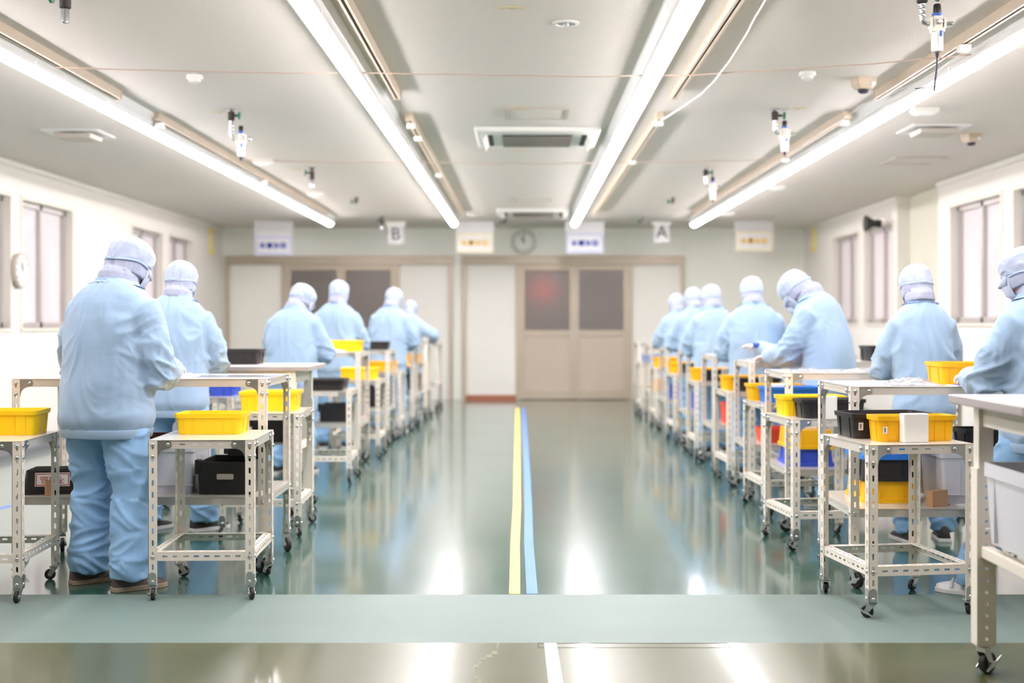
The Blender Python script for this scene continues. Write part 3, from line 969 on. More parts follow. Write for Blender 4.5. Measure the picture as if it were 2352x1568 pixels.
def make_frame(name, cat, group, w, d, h, r, z0, shelf=None, rails=None, brake=True):
    t = thing(name, 'x', cat, (0, 0, 0), 0, group)
    pm = MB()
    pm.slots((0, 0, z0), (0, 0, 1), (1, 0, 0), (0, -1, 0), h - .003 - z0, FW, FT, .052, .027, .0095)
    pm.slots((0, 0, z0), (0, 0, 1), (0, 1, 0), (-1, 0, 0), h - .003 - z0, FW, FT, .052, .027, .0095)
    POST = pm.mesh('post', 'paint', weld=False)
    gp = gusset_poly(h - .003)
    GA = MB().prism(gp, lambda u, v, t_: (u, FT + .0002 + t_, v), .0012).mesh('gusset', 'zinc')
    GB = MB().prism(gp, lambda u, v, t_: (FT + .0002 + t_, u, v), .0012).mesh('gusset', 'zinc')
    WH, HB, FK = wheel_mesh(r, r * .62), hub_mesh(r, r * .62), fork_mesh(r, r * .62, z0 - .005, .018)
    LV, BR = lever_mesh(r, r * .62, .018), bracket_mesh(z0)
    corners = [(-w / 2, -d / 2, 0), (w / 2, -d / 2, PI / 2), (w / 2, d / 2, PI), (-w / 2, d / 2, 3 * PI / 2)]
    for i, (x, y, a) in enumerate(corners):
        p = link('post', POST, t, (x, y, 0), a)
        for zz in (h - .022, h - .075, (rails or shelf) - .022, z0 + .014):
            add_bolt(p, (.02, 0 if zz > z0 + .02 else -.002, zz), 'y')
            add_bolt(p, (0 if zz > z0 + .02 else -.002, .02, zz), 'x')
        for me, sd in ((GA, 'y'), (GB, 'x')):
            g = link('gusset', me, t, (x, y, 0), a)
            add_bolt(g, (FW + .048, FT, h - .022) if sd == 'y' else (FT, FW + .048, h - .022), sd)
        c = link('caster', BR, t, (x, y, 0), a)
        sw = random.uniform(0, 2 * PI)
        for nm, me in (('fork', FK), ('wheel', WH), ('wheel_hub', HB)) + ((('brake_lever', LV),) if brake and i in (0, 3) else ()):
            k = link(nm, me, c, (.02, .02, 0), sw)
            if nm in ('wheel', 'wheel_hub'):
                k.location = (.02 + .018 * math.cos(sw), .02 + .018 * math.sin(sw), r)
    e = .0042
    def tray(nm, zt, front_slots, side_slots, m_, e=e):
        mb = MB()
        mb.box(-w / 2 + .0005, w / 2 - .0005, -d / 2 + .0005, d / 2 - .0005, zt - .002, zt)
        H_ = .040
        for (o, u, n_, L, sl) in (((-w / 2 + e, -d / 2 + e, zt - H_), (1, 0, 0), (0, -1, 0), w - 2 * e, front_slots),
                                  ((w / 2 - e, d / 2 - e, zt - H_), (-1, 0, 0), (0, 1, 0), w - 2 * e, front_slots),
                                  ((-w / 2 + e, d / 2 - e, zt - H_), (0, -1, 0), (-1, 0, 0), d - 2 * e, side_slots),
                                  ((w / 2 - e, -d / 2 + e, zt - H_), (0, 1, 0), (1, 0, 0), d - 2 * e, side_slots)):
            if sl:
                mb.slots(o, u, (0, 0, 1), n_, L, H_, .0015, sl[0], sl[1], sl[2])
            else:
                o_, u_, n2 = V(o), V(u), V(n_)
                mb.prism([(0, 0), (L, 0), (L, H_), (0, H_)], lambda a, b, t_: o_ + u_ * a + V((0, 0, b)) - n2 * t_, .0015)
        return mb.build(nm, m_, t)
    if shelf:
        tray('tabletop', h, None, (.024, .008, .006), 'top')
        # the shelf tray sits just inside the posts
        tray('shelf', shelf, None, (.024, .008, .006), 'top')
    else:
        tray('tabletop', h, (.052, .027, .006), None, 'top')
    if rails:
        for (o, u, n_, L) in (((-w / 2 + e, -d / 2 + e, rails - .04), (1, 0, 0), (0, -1, 0), w - 2 * e),
                              ((w / 2 - e, d / 2 - e, rails - .04), (-1, 0, 0), (0, 1, 0), w - 2 * e),
                              ((-w / 2 + e, d / 2 - e, rails - .04), (0, -1, 0), (-1, 0, 0), d - 2 * e),
                              ((w / 2 - e, -d / 2 + e, rails - .04), (0, 1, 0), (1, 0, 0), d - 2 * e)):
            mb = MB()
            mb.slots(o, u, (0, 0, 1), n_, L, .04, .002, .045, .026, .009)
            o2 = V(o) + V((0, 0, .04))
            mb.slots(o2, u, -V(n_), (0, 0, 1), L, .04, .002, .045, .026, .009)
            mb.build('lower_rail', 'paint', t)
    return t

CART_H, TAB_H, SHELF = .722, .972, .382
def label_move(o, x, y, rz, label, zs=1.0):
    move(o, (x, y, 0), rz, label)
    o.scale = (1, 1, zs)
    return o
cart_proto = make_frame('parts_cart', 'cart', 'low beige slotted-angle carts', .475, .545, CART_H, .026, .066, None, .215)
table_proto = make_frame('work_table', 'work table', 'beige slotted-angle work tables on casters', 1.27, .66, TAB_H, .0375, .105, SHELF, None)
CARTS = [  # x, y, rz, label
    (-2.492, 5.905, .055, 'beige cart at the left edge carrying two yellow trays'),
    (-1.463, 5.985, .035, 'beige cart right of the nearest standing worker, one yellow tray'),
    (-1.545, 7.660, .03, 'beige cart with one yellow tray, second along the left aisle'),
    (-1.575, 10.08, .03, 'beige cart carrying a black tray along the left aisle'),
    (-1.560, 11.98, .0, 'beige cart with one yellow tray, beyond the black tray cart'),
    (-1.560, 14.00, .02, 'blurred beige cart on the left, third from the back'),
    (-1.560, 15.70, .0, 'blurred beige cart on the left, second from the back'),
    (-1.560, 17.32, .0, 'blurred beige cart on the left, nearest the back wall'),
    (1.660, 5.640, .145, 'beige cart at right front carrying black and yellow trays'),
    (1.689, 7.215, .11, 'beige cart on the right with black tray before a yellow one'),
    (1.800, 8.590, .06, 'beige cart on the right with blue and yellow trays'),
    (1.800, 9.980, .04, 'beige cart on the right, fourth from the front'),
    (1.800, 11.73, .0, 'beige cart on the right, fifth from the front'),
    (1.800, 13.43, .03, 'blurred beige cart on the right, third from the back'),
    (1.800, 15.22, .0, 'blurred beige cart on the right, second from the back'),
    (1.800, 17.07, .02, 'blurred beige cart on the right with a blue tray, last'),
    (-2.30, 9.25, .0, 'beige cart behind the left white topped desk, blue trays'),
    (-3.60, 16.2, .0, 'blurred beige cart standing far left before the door'),
]
TABLES = [
    (-1.915, 6.635, .0, 'beige work table in front of the nearest worker, black crate below'),
    (-2.030, 11.18, .0, 'beige work table on the left holding a yellow and a black tray'),
    (-2.000, 13.28, .0, 'beige work table on the left, third from the back'),
    (-1.900, 15.05, .0, 'beige work table on the left, fourth from the front'),
    (-1.870, 16.69, .0, 'blurred beige work table on the left, second from the back'),
    (-1.830, 18.34, .0, 'blurred beige work table on the left, nearest the back doors'),
    (2.185, 6.290, .0, 'beige work table at right with plastic bags and yellow tray'),
    (2.215, 7.895, .0, 'beige work table on the right, second from the front'),
    (2.255, 9.340, .0, 'beige work table under the bending worker on the right'),
    (2.255, 11.09, .0, 'beige work table on the right, fourth from the front'),
    (2.255, 12.79, .0, 'beige work table on the right, fifth from the front'),
    (2.255, 14.59, .0, 'blurred beige work table on the right, third from the back'),
    (2.255, 16.39, .0, 'blurred beige work table on the right, second from the back'),
    (2.255, 18.04, .0, 'blurred beige work table on the right, nearest the back wall'),
]
def scatter_casters(o):
    for c in o.children:
        if c.name.startswith('caster'):
            sw = random.uniform(0, 2 * PI)
            for k in c.children:
                k.rotation_euler = (0, 0, sw)
                if k.name.startswith('wheel'):
                    k.location = (.02 + .018 * math.cos(sw), .02 + .018 * math.sin(sw), k.location.z)
SC_OBJ = []
for proto, rows in ((cart_proto, CARTS), (table_proto, TABLES)):
    made = []
    for i, (x, y, rz, lb) in enumerate(rows):
        o = proto if i == 0 else copy_tree(proto, None, () if y < 9 else ('bolt',))
        made.append((o, x, y, rz, lb))
    for o, x, y, rz, lb in made:
        zs = 1.0
        if lb.startswith('beige cart at right front'):
            zs = 1.018
        if lb.startswith('beige work table at right') or lb.startswith('beige work table on the right, second'):
            zs = .978
        if lb.startswith('beige work table on the left holding'):
            zs = 1.03
        label_move(o, x, y, rz, lb, zs)
        scatter_casters(o)

# ------------------------------------------------------------------ white-topped desks with cream legs
def desk(x, y, w, d, h, label, legs_ext=True):
    t = thing('packing_desk', label, 'desk', (x, y, 0), 0, 'white topped desks with cream legs')
    sl = MB()
    sl.loft([rrect(w, d, .015, h - .028), rrect(w, d, .015, h)])
    for f_ in sl.bm.faces:
        f_.normal_update()
        f_.material_index = 1 if abs(f_.normal.z) < .5 else 0
    sl.build('desk_top', ['slab', 'slab_edge'], t, bevel=.002)
    MB().loft([rrect(w - .004, d - .004, .014, h - .030), rrect(w - .004, d - .004, .014, h - .028)]).build('underside', 'slab_edge', t)
    z0 = .105
    WH, HB, FK, LV = wheel_mesh(.038, .026), hub_mesh(.038, .026), fork_mesh(.038, .026, z0, .022), lever_mesh(.038, .026, .022)
    for sx_ in (-1, 1):
        for sy_ in (-1, 1):
            px, py = sx_ * (w / 2 - .115), sy_ * (d / 2 - .045)
            lg = MB()
            # upper post
            lg.box(px - .026, px + .026, py - .026, py + .026, .70, h - .03)
            ul = lg.build('leg', 'desk_leg', t)
            lo = MB()
            # lower channel: web to the outside, two flanges inward
            ox = -sx_
            lo.slots((px - .031, py - .031, z0 + .005), (0, 0, 1), (1, 0, 0), (0, -1, 0), .73 - z0, .062, .003, .040, .011, .011)
            lo.box(px - .034, px - .031, py - .031, py + .03, z0 + .005, .735)
            lo.box(px + .031, px + .034, py - .031, py + .03, z0 + .005, .735)
            lo.box(px - .034, px + .034, py - .031, py + .03, z0, z0 + .006)
            lo.build('leg_sleeve', 'desk_leg', ul)
            c = link('caster', MB().lathe([(.022, z0), (.022, z0 - .006), (.012, z0 - .008)], c=(px, py, 0), seg=16).mesh('caster', 'zinc', smooth=True), t)
            sw = random.uniform(-.6, .6)
            for nm, me in (('fork', FK), ('wheel', WH), ('wheel_hub', HB), ('brake_lever', LV)):
                k = link(nm, me, c, (px, py, 0), sw)
                if nm.startswith('wheel'):
                    k.location = (px + .022 * math.cos(sw), py + .022 * math.sin(sw), .038)
    fx, fy = w / 2 - .115, d / 2 - .045
    for s_ in (-1, 1):
        MB().box(-fx + .026, fx - .026, s_ * fy - .012, s_ * fy + .012, h - .11, h - .03).build('apron', 'desk_leg', t)
        MB().box(s_ * fx - .012, s_ * fx + .012, -fy + .026, fy - .026, h - .11, h - .03).build('apron', 'desk_leg', t)
        MB().box(s_ * fx - .02, s_ * fx + .02, -fy + .03, fy - .03, .42, .46).build('side_rail', 'desk_leg', t, bevel=.003)
    for y_ in (-.14, .14):
        rb = MB().box(-fx + .02, fx - .02, y_ - .02, y_ + .02, .46, .485).build('shelf_bar', 'desk_leg', t, bevel=.003)
        MB().tube([(-fx + .05, y_, .46), (-fx + .05, y_, .43), (-fx + .06, y_, .43)], .006, 8).build('hook', 'desk_leg', rb)
    return t
desk(-1.975, 8.36, 1.24, .70, .975, 'white topped desk on the left, black tray standing on it')
desk(2.15, 4.20, 1.24, .70, .994, 'white topped desk cut off by the right edge of view')

# ------------------------------------------------------------------ trays, bins, boxes
def tray_mesh(w, d, h, m_, rib=True):
    mb = MB()
    tp = .009
    t = .0035
    r = .022
    rings = [rrect(w - 2 * tp, d - 2 * tp, r, 0), rrect(w - .004, d - .004, r, h - .022), rrect(w + .010, d + .010, r, h - .020),
             rrect(w + .014, d + .014, r, h), rrect(w + .004, d + .004, r, h), rrect(w - 2 * t, d - 2 * t, r, h - .02), rrect(w - 2 * tp - 2 * t, d - 2 * tp - 2 * t, r, t)]
    mb.loft(rings)
    if rib:
        for s_ in (-1, 1):
            for k in (-.30, .30):
                x = k * w
                for a in (-.006, .006):
                    mb.prism([(s_ * (d / 2 - tp - .001), .004), (s_ * (d / 2 - tp + .003), .004), (s_ * (d / 2 + .002), h - .021), (s_ * (d / 2 - .006), h - .021)], lambda u, v, q, x=x, a=a: (x + a * 4 - .0012 + q, u, v), .0024)
            for a in (-.25 * d, .25 * d):
                mb.prism([(s_ * (w / 2 - tp - .001), .004), (s_ * (w / 2 - tp + .003), .004), (s_ * (w / 2 + .002), h - .021), (s_ * (w / 2 - .006), h - .021)], lambda u, v, q, a=a: (u, a - .0012 + q, v), .0024)
    return mb.mesh('parts_tray', m_, smooth=True, ang=35)
TRAY_CACHE = {}
def tray(x, y, z, w, d, h, m_, label, rz=0.0, group='plastic parts trays', flip=False, sticker=None):
    k = (round(w, 3), round(d, 3), round(h, 3), m_)
    if k not in TRAY_CACHE:
        TRAY_CACHE[k] = tray_mesh(w, d, h, m_)
    o = link('parts_tray', TRAY_CACHE[k], None, (x, y, z), rz)
    if flip:
        o.rotation_euler = (PI, 0, rz)
        o.location.z = z + h
    tag(o, label, 'tray', group)
    if sticker:
        sxp, szp, sw, sh = sticker
        face = -1
        t_ = .012 * (1 - szp / h)
        ang = math.atan2(.010, h)
        s = MB()
        yb = -d / 2 + .009 - (szp - sh / 2) / (h - .022) * .007 - .0008
        yt = -d / 2 + .009 - (szp + sh / 2) / (h - .022) * .007 - .0008
        p = [V((sxp - sw / 2, yb, szp - sh / 2)), V((sxp + sw / 2, yb, szp - sh / 2)), V((sxp + sw / 2, yt, szp + sh / 2)), V((sxp - sw / 2, yt, szp + sh / 2))]
        s.loft([p, [q + V((0, -.0008, 0)) for q in p]])
        so = s.build('sticker', 'paper', o)
        b = MB()
        for k2 in range(5):
            zq = szp + sh * (.30 - .14 * k2)
            yq = -d / 2 + .009 - zq / (h - .022) * .007 - .0018
            b.box(sxp - sw * .3, sxp + sw * (.1 + .05 * (k2 % 3)), yq - .0004, yq + .0004, zq - .0012, zq + .0012)
        b.build('sticker_print', 'print', so)
    return o

def white_block(x, y, z, w, d, h, label, rz=0.0):
    o = MB().loft([rrect(w, d, .008, 0), rrect(w, d, .008, h)]).build('foam_block', 'white', None, loc=(x, y, z), rz=rz, bevel=.003)
    return tag(o, label, 'foam block', 'white foam blocks leaning on trays')

def container(x, y, z, w, d, h, label, m_='clear', rz=0.0, name='storage_container'):
    t = thing(name, label, 'container', (x, y, z), rz, 'large translucent storage containers')
    th = .004
    mb = MB()
    mb.loft([rrect(w * .92, d * .92, .02, 0), rrect(w * .97, d * .97, .02, h * .82), rrect(w, d, .02, h * .83), rrect(w, d, .02, h), rrect(w - .012, d - .012, .02, h),
             rrect(w * .97 - 2 * th, d * .97 - 2 * th, .02, h * .82), rrect(w * .92 - 2 * th, d * .92 - 2 * th, .02, th)])
    mb.build('container_body', m_, t, smooth=True, ang=35)
    rb = MB()
    for s_ in (-1, 1):
        for k in (-.33, 0, .33):
            rb.box(k * w - .002, k * w + .002, min(s_ * d * .45, s_ * d * .488), max(s_ * d * .45, s_ * d * .488), .01, h * .83)
        rb.box(-w * .48, w * .48, min(s_ * d * .46, s_ * d * .488), max(s_ * d * .46, s_ * d * .488), h * .16, h * .16 + .004)
        for k in (-.3, .3):
            rb.box(min(s_ * w * .45, s_ * w * .488), max(s_ * w * .45, s_ * w * .488), k * d - .002, k * d + .002, .01, h * .83)
    rb.build('ribs', m_, t)
    return t

def crate(x, y, z, w, d, h, label, rz=0.0, hole=True):
    t = thing('black_crate', label, 'crate', (x, y, z), rz, 'black crates on the lower shelves')
    mb = MB()
    mb.loft([rrect(w - .01, d - .01, .008, 0), rrect(w, d, .008, h), rrect(w - .012, d - .012, .008, h), rrect(w - .02, d - .02, .008, .006)])
    mb.build('crate_body', 'black', t)
    for s_ in (-1, 1):
        MB().box(s_ * (w / 2) - .012, s_ * (w / 2) + .012, -d / 2 - .008, -d / 2 + .05, h - .06, h + .012).build('corner_clip', 'black', t, bevel=.004)
    if hole:
        pl = MB()
        pl.loft([[(x_, -d / 2 - .0012, z_) for x_, _, z_ in [(p[0], 0, p[1] + h * .55) for p in rrect(.085, .028, .006, 0)]],
                 [(x_, -d / 2 + .004, z_) for x_, _, z_ in [(p[0], 0, p[1] + h * .55) for p in rrect(.085, .028, .006, 0)]]])
        pl.build('handle_plate', 'vent', t)
    return t

def crumple(x, y, z, w, d, h, label, m_='bag', rz=0.0, seed=0, name='plastic_bag', cat='plastic bag', group='plastic bags on the tables'):
    mb = MB()
    N_, K_ = 16, 12
    g = []
    for j in range(K_ + 1):
        row = []
        for i in range(N_ + 1):
            u, v = i / N_ - .5, j / K_ - .5
            e = max(0, 1 - (2 * abs(u)) ** 4) * max(0, 1 - (2 * abs(v)) ** 4)
            hh = h * e * (.45 + .9 * abs(noise.noise(V((u * 5 + seed * 7.3, v * 5, seed)))) + .5 * abs(noise.noise(V((u * 13, v * 11 + seed, 3)))))
            wob = 1 + .18 * noise.noise(V((u * 3, v * 3, seed * 2.1)))
            row.append(mb.bm.verts.new((u * w * wob, v * d * wob, hh + .002)))
        g.append(row)
    for j in range(K_):
        for i in range(N_):
            mb.face([g[j][i], g[j][i + 1], g[j + 1][i + 1], g[j + 1][i]])
    base = [[mb.bm.verts.new((q.co.x, q.co.y, 0)) for q in row] for row in g]
    for j in range(K_):
        for i in range(N_):
            mb.face([base[j][i], base[j + 1][i], base[j + 1][i + 1], base[j][i + 1]])
    for j in range(K_):
        mb.face([g[j][0], g[j + 1][0], base[j + 1][0], base[j][0]])
        mb.face([g[j][N_], base[j][N_], base[j + 1][N_], g[j + 1][N_]])
    for i in range(N_):
        mb.face([g[0][i], base[0][i], base[0][i + 1], g[0][i + 1]])
        mb.face([g[K_][i], g[K_][i + 1], base[K_][i + 1], base[K_][i]])
    o = mb.build(name, m_, None, smooth=True, ang=None, loc=(x, y, z), rz=rz)
    return tag(o, label, cat, group)

CZ = CART_H + .0005
TZ = TAB_H + .0005
# --- left side
tray(-2.652, 5.76, CZ, .34, .23, .115, 'amber', 'amber yellow tray of blue packets at the left edge, front one', .055, sticker=(.10, .055, .022, .034))
tray(-2.472, 6.05, CZ, .34, .23, .115, 'yellow', 'yellow tray behind the tray of blue packets, left edge', .055)
for k in range(7):
    x_, y_ = -2.772 + .037 * k, 5.76 + random.uniform(-.05, .05)
    o = MB().loft([rrect(.05, .07, .006, 0), rrect(.054, .074, .006, .012), rrect(.05, .07, .006, .02)]).build('part_packet', 'ink_blue' if k % 3 else 'paper', None, loc=(x_, y_, CZ + .1 + .003 * (k % 2)), bevel=.002)
    o.rotation_euler = (random.uniform(-.3, .3), random.uniform(-.9, -.4), random.uniform(-.5, .5))
    tag(o, 'small shiny packet among others in the left edge amber tray', 'packet', 'packets in the left edge tray')
for k in range(3):
    o = MB().loft([rrect(.10, .19, .01, 0), rrect(.10, .19, .01, .031)]).build('packet_bundle', 'paper', None, loc=(-2.752 + .10 * k, 5.76, CZ + .004 + 0.0), rz=.055)
    o.scale = (.8, .85, 2.9)
    tag(o, 'pale bundle lying under the blue packets in the amber tray', 'bundle', 'bundles under the packets')
tray(-1.492, 6.10, CZ, .315, .225, .098, 'yellow', 'yellow tray on the cart right of the nearest worker', .03)
tray(-1.535, 7.72, CZ, .335, .30, .115, 'yellow', 'yellow tray on the cart before the white topped desk', .03)
tray(-1.555, 10.06, CZ, .30, .40, .085, 'black', 'low black tray on a cart along the left aisle', .03, sticker=None)
tray(-1.545, 12.0, CZ, .335, .30, .105, 'yellow', 'yellow tray on the cart beyond the black tray cart', .0)
tray(-1.56, 14.02, CZ, .335, .26, .105, 'amber', 'blurred amber tray on a far left cart, third from back', .0)
tray(-1.57, 15.72, CZ, .335, .26, .105, 'amber', 'blurred amber tray on a far left cart, second from back', .0)
tray(-1.56, 17.33, CZ, .335, .26, .105, 'amber', 'blurred amber tray on the left cart nearest the back wall', .0)
tray(-1.915, 8.52, .9755, .31, .26, .10, 'black', 'black tray standing on the left white topped desk', .02)
tray(-1.575, 11.27, TAB_H * 1.03 + .0005, .29, .23, .095, 'yellow', 'yellow tray standing on the left work table near the aisle', 0)
tray(-1.535, 13.30, TZ, .26, .26, .085, 'black', 'black tray on the left work table in front of far workers', 0)
tray(-2.46, 9.27, CZ, .22, .30, .10, 'deepblue', 'deep blue tray left on the cart behind the white topped desk', .0)
tray(-2.20, 9.27, CZ, .22, .30, .10, 'deepblue', 'deep blue tray right on the cart behind the white topped desk', .0)
tray(-3.72, 16.2, CZ + .0, .30, .30, .10, 'deepblue', 'blurred deep blue tray on the far left cart by the door', .0)
# lower shelf of the nearest table
SZ = SHELF + .0005
ng = thing('reject_tray', 'black upturned tray with red bordered reject label, left lower shelf', 'tray', (-2.385, 6.52, SZ), .12, 'plastic parts trays')
rj = MB()
rj.loft([rrect(.34, .24, .02, 0), rrect(.34, .24, .02, .022), rrect(.325, .225, .02, .024), rrect(.30, .20, .02, .118), rrect(.29, .19, .02, .118)])
rj.build('tray_body', 'black', ng, smooth=True, ang=35)
gm = MB()
for k in range(14):
    gm.box(-.145 + k * .0215, -.143 + k * .0215, -.095, .095, .118, .1205)
for k in range(9):
    gm.box(-.145, .145, -.095 + k * .0235, -.093 + k * .0235, .118, .1205)
gm.build('mesh_base', 'iron', ng)
lb = MB()
def on_face(u, v, t_):
    return (u, -.1125 + (v - .024) / .094 * .0125 - .0008 - t_, v)
lb.prism([(-.10, .040), (.07, .040), (.07, .108), (-.10, .108)], on_face, .0006)
lab = lb.build('reject_label', 'paper', ng)
lb = MB()
for a, b, c, e in ((-.096, .066, .044, .048), (-.096, .066, .100, .104), (-.096, -.092, .044, .104), (.062, .066, .044, .104)):
    lb.prism([(a, c), (b, c), (b, e), (a, e)], lambda u, v, t_: on_face(u, v, t_ + .0007), .0004)
lb.build('label_border', 'print_red', lab)
tilt = math.atan2(.0125, .094)
text_mesh('不良品', .040, 'print_red', lab, Matrix.Translation((-.015, -.1125 + (.074 - .024) / .094 * .0125 - .0022, .074)) @ Matrix.Rotation(-tilt, 4, 'X') @ Matrix.Rotation(PI / 2, 4, 'X') @ Matrix.Rotation(PI, 4, 'Z'), extrude=.0004)
def tape_roll(x, y, z, r, h, label):
    mb = MB()
    mb.lathe([(r * .85, 0), (r, 0), (r, h), (r * .85, h), (r * .85, 0)], seg=24)
    return tag(mb.build('cardboard_tube', 'card', None, smooth=True, loc=(x, y, z)), label, 'cardboard tube', 'cardboard tubes on the lower shelves')
tape_roll(-2.385, 6.36, SZ, .020, .075, 'brown cardboard tube standing in front of the reject tray')
container(-1.90, 6.63, SZ, .46, .40, .255, 'white translucent container behind the nearest worker\'s legs')
tray(-1.86, 6.62, SZ + .2565, .34, .25, .028, 'darkred', 'shallow dark red tray lying on the white container, left')
crate(-1.505, 6.57, SZ, .28, .36, .165, 'black crate with pale handle plate on the left lower shelf')
crate(-1.44, 6.66, SZ + .178, .20, .19, .07, 'smaller black crate stacked on the crate with handle plate', hole=False)
# under the desk and far left tables
crate(-1.62, 8.25, .4855, .24, .30, .16, 'black crate under the left white topped desk', hole=False)
crate(-1.62, 11.10, SHELF * 1.03 + .0005, .28, .34, .15, 'black crate on the lower shelf behind the black tray cart', hole=False)
crate(-1.50, 13.2, SZ, .24, .30, .22, 'blurred black crate on the far left lower shelf, nearer', hole=False)
crate(-1.48, 15.0, SZ, .24, .30, .22, 'blurred black crate on the far left lower shelf, farther', hole=False)
crate(-1.45, 16.6, SZ, .22, .30, .20, 'blurred black crate on the left lower shelf, last before the doors', hole=False)
container(-2.05, 11.18, SHELF * 1.03 + .0005, .44, .36, .24, 'white translucent container on the second left work table shelf')
container(-2.35, 8.30, .4855, .40, .42, .22, 'white translucent container under the left white topped desk')
# --- right side
RZ1 = CART_H * 1.018 + .0005
tray(1.640, 5.748, RZ1, .37, .22, .112, 'black', 'black tray with sticker on the right front cart', .145, sticker=(-.15, .055, .022, .034))
tray(1.71, 5.555, RZ1, .36, .12, .112, 'amber', 'amber tray with sticker in front of a black one, right', .145, sticker=(-.145, .05, .02, .03))
white_block(1.695, 5.466, RZ1, .115, .05, .124, 'white block standing against the amber tray on the right cart', .145)
tray(1.66, 7.30, CZ, .36, .20, .112, 'yellow', 'yellow tray behind a black one on the second right cart', .11)
tray(1.72, 7.085, CZ, .36, .18, .105, 'black', 'black tray of bagged parts on the second right cart', .11)
crumple(1.715, 7.09, CZ + .004, .29, .12, .105, 'clear bags of parts filling the black tray, second right cart', seed=21, rz=.11, group='plastic bags in the trays')
crumple(1.72, 5.56, RZ1 + .004, .28, .075, .10, 'clear bags of parts inside the amber tray, right front cart', seed=22, rz=.145, group='plastic bags in the trays')
white_block(1.695, 6.965, CZ, .075, .04, .125, 'white block against the black tray on the second right cart', .11)
tray(1.73, 8.69, CZ, .36, .20, .112, 'amber', 'amber tray behind a blue one on the third right cart', .06)
tray(1.79, 8.46, CZ, .38, .19, .105, 'blue', 'blue tray in front of an amber one, third right cart', .06)
white_block(1.70, 8.50, CZ + .035, .12, .05, .085, 'white block lying inside the blue tray, third right cart', .06)
tray(1.77, 10.09, CZ, .36, .20, .112, 'amber', 'amber tray behind a black one on the fourth right cart', .04)
tray(1.83, 9.87, CZ, .34, .18, .100, 'black', 'black tray in front of an amber one, fourth right cart', .04)
white_block(1.88, 9.765, CZ, .10, .03, .12, 'white block against the black tray on the fourth right cart', .04)
tray(1.75, 11.79, CZ, .36, .20, .112, 'amber', 'amber tray behind a black one on the fifth right cart', 0)
tray(1.83, 11.57, CZ, .34, .18, .100, 'black', 'black tray in front of an amber one, fifth right cart', 0)
white_block(1.86, 11.465, CZ, .10, .03, .12, 'white block against the black tray on the fifth right cart', 0)
tray(1.75, 13.53, CZ, .36, .20, .112, 'amber', 'amber tray behind a black one, third right cart from back', .03)
tray(1.84, 13.31, CZ, .32, .18, .100, 'black', 'black tray in front of an amber one, third cart from back', .03)
tray(1.78, 15.25, CZ, .38, .30, .120, 'amber', 'blurred amber tray alone on a far right cart', 0)
tray(1.76, 17.05, CZ, .26, .30, .10, 'blue', 'blurred blue tray on the right cart nearest the back wall', .02)
# right lower shelf, nearest table
RS = SHELF * .978 + .0005
tray(1.80, 6.33, RS, .27, .36, .105, 'amber', 'amber tray upside down, bottom of the right shelf stack', 0, flip=True)
tray(1.80, 6.33, RS + .1055, .27, .36, .105, 'black', 'black tray upside down, middle of the right shelf stack', 0, flip=True)
tray(1.80, 6.33, RS + .211, .27, .36, .095, 'blue', 'blue tray upside down, top of the right shelf stack', 0, flip=True)
container(2.30, 6.31, RS, .56, .42, .27, 'white translucent container on the right lower shelf behind the front cart')
tray(2.27, 6.28, RS + .2705, .20, .20, .085, 'black', 'small black tray lying on the white container at right', .1)
bxo = MB().box(-.05, .05, -.02, .02, 0, .075).build('cardboard_box', 'card', None, loc=(1.99, 6.06, RS), rz=.5)
tag(bxo, 'small brown cardboard box before the right white container', 'box')
cd = MB().box(-.05, .05, -.03, .03, 0, .008).build('paper_pad', 'paper', None, loc=(2.13, 6.05, RS), rz=.3)
tag(cd, 'small paper pad lying on the right lower shelf', 'pad')
# second right table shelf
tray(1.77, 7.90, RS, .27, .36, .105, 'deepblue', 'blue tray upside down under an amber one, second right table', 0, flip=True)
tray(1.77, 7.90, RS + .1055, .27, .36, .115, 'amber', 'amber tray upside down on a blue one, second right table', 0, flip=True)
white_block(1.78, 7.86, RS + .221, .10, .06, .08, 'white block on the upturned amber tray, second right table')
tape_roll(2.02, 7.66, RS, .05, .05, 'brown tape roll on the second right table lower shelf')
container(2.28, 7.95, RS, .42, .40, .24, 'translucent container on the second right table lower shelf')
# third to last tables' shelves
tray(1.85, 9.3, SZ, .22, .30, .10, 'red', 'red tray on the third right table lower shelf', 0)
container(2.22, 9.35, SZ, .40, .40, .24, 'translucent container on the third right table lower shelf')
tray(1.85, 11.05, SZ, .20, .30, .17, 'red', 'red bin on the fourth right table lower shelf', 0)
container(2.2, 11.1, SZ, .40, .40, .24, 'white container on the fourth right table lower shelf')
tray(1.85, 12.8, SZ, .26, .30, .16, 'deepblue', 'deep blue bin on the fifth right table lower shelf', 0)
tray(1.80, 14.6, SZ, .26, .30, .16, 'deepblue', 'deep blue bin on the third right table from the back', 0)
tray(1.80, 16.4, SZ, .24, .30, .14, 'amber', 'amber bin on the second right table from the back', 0)
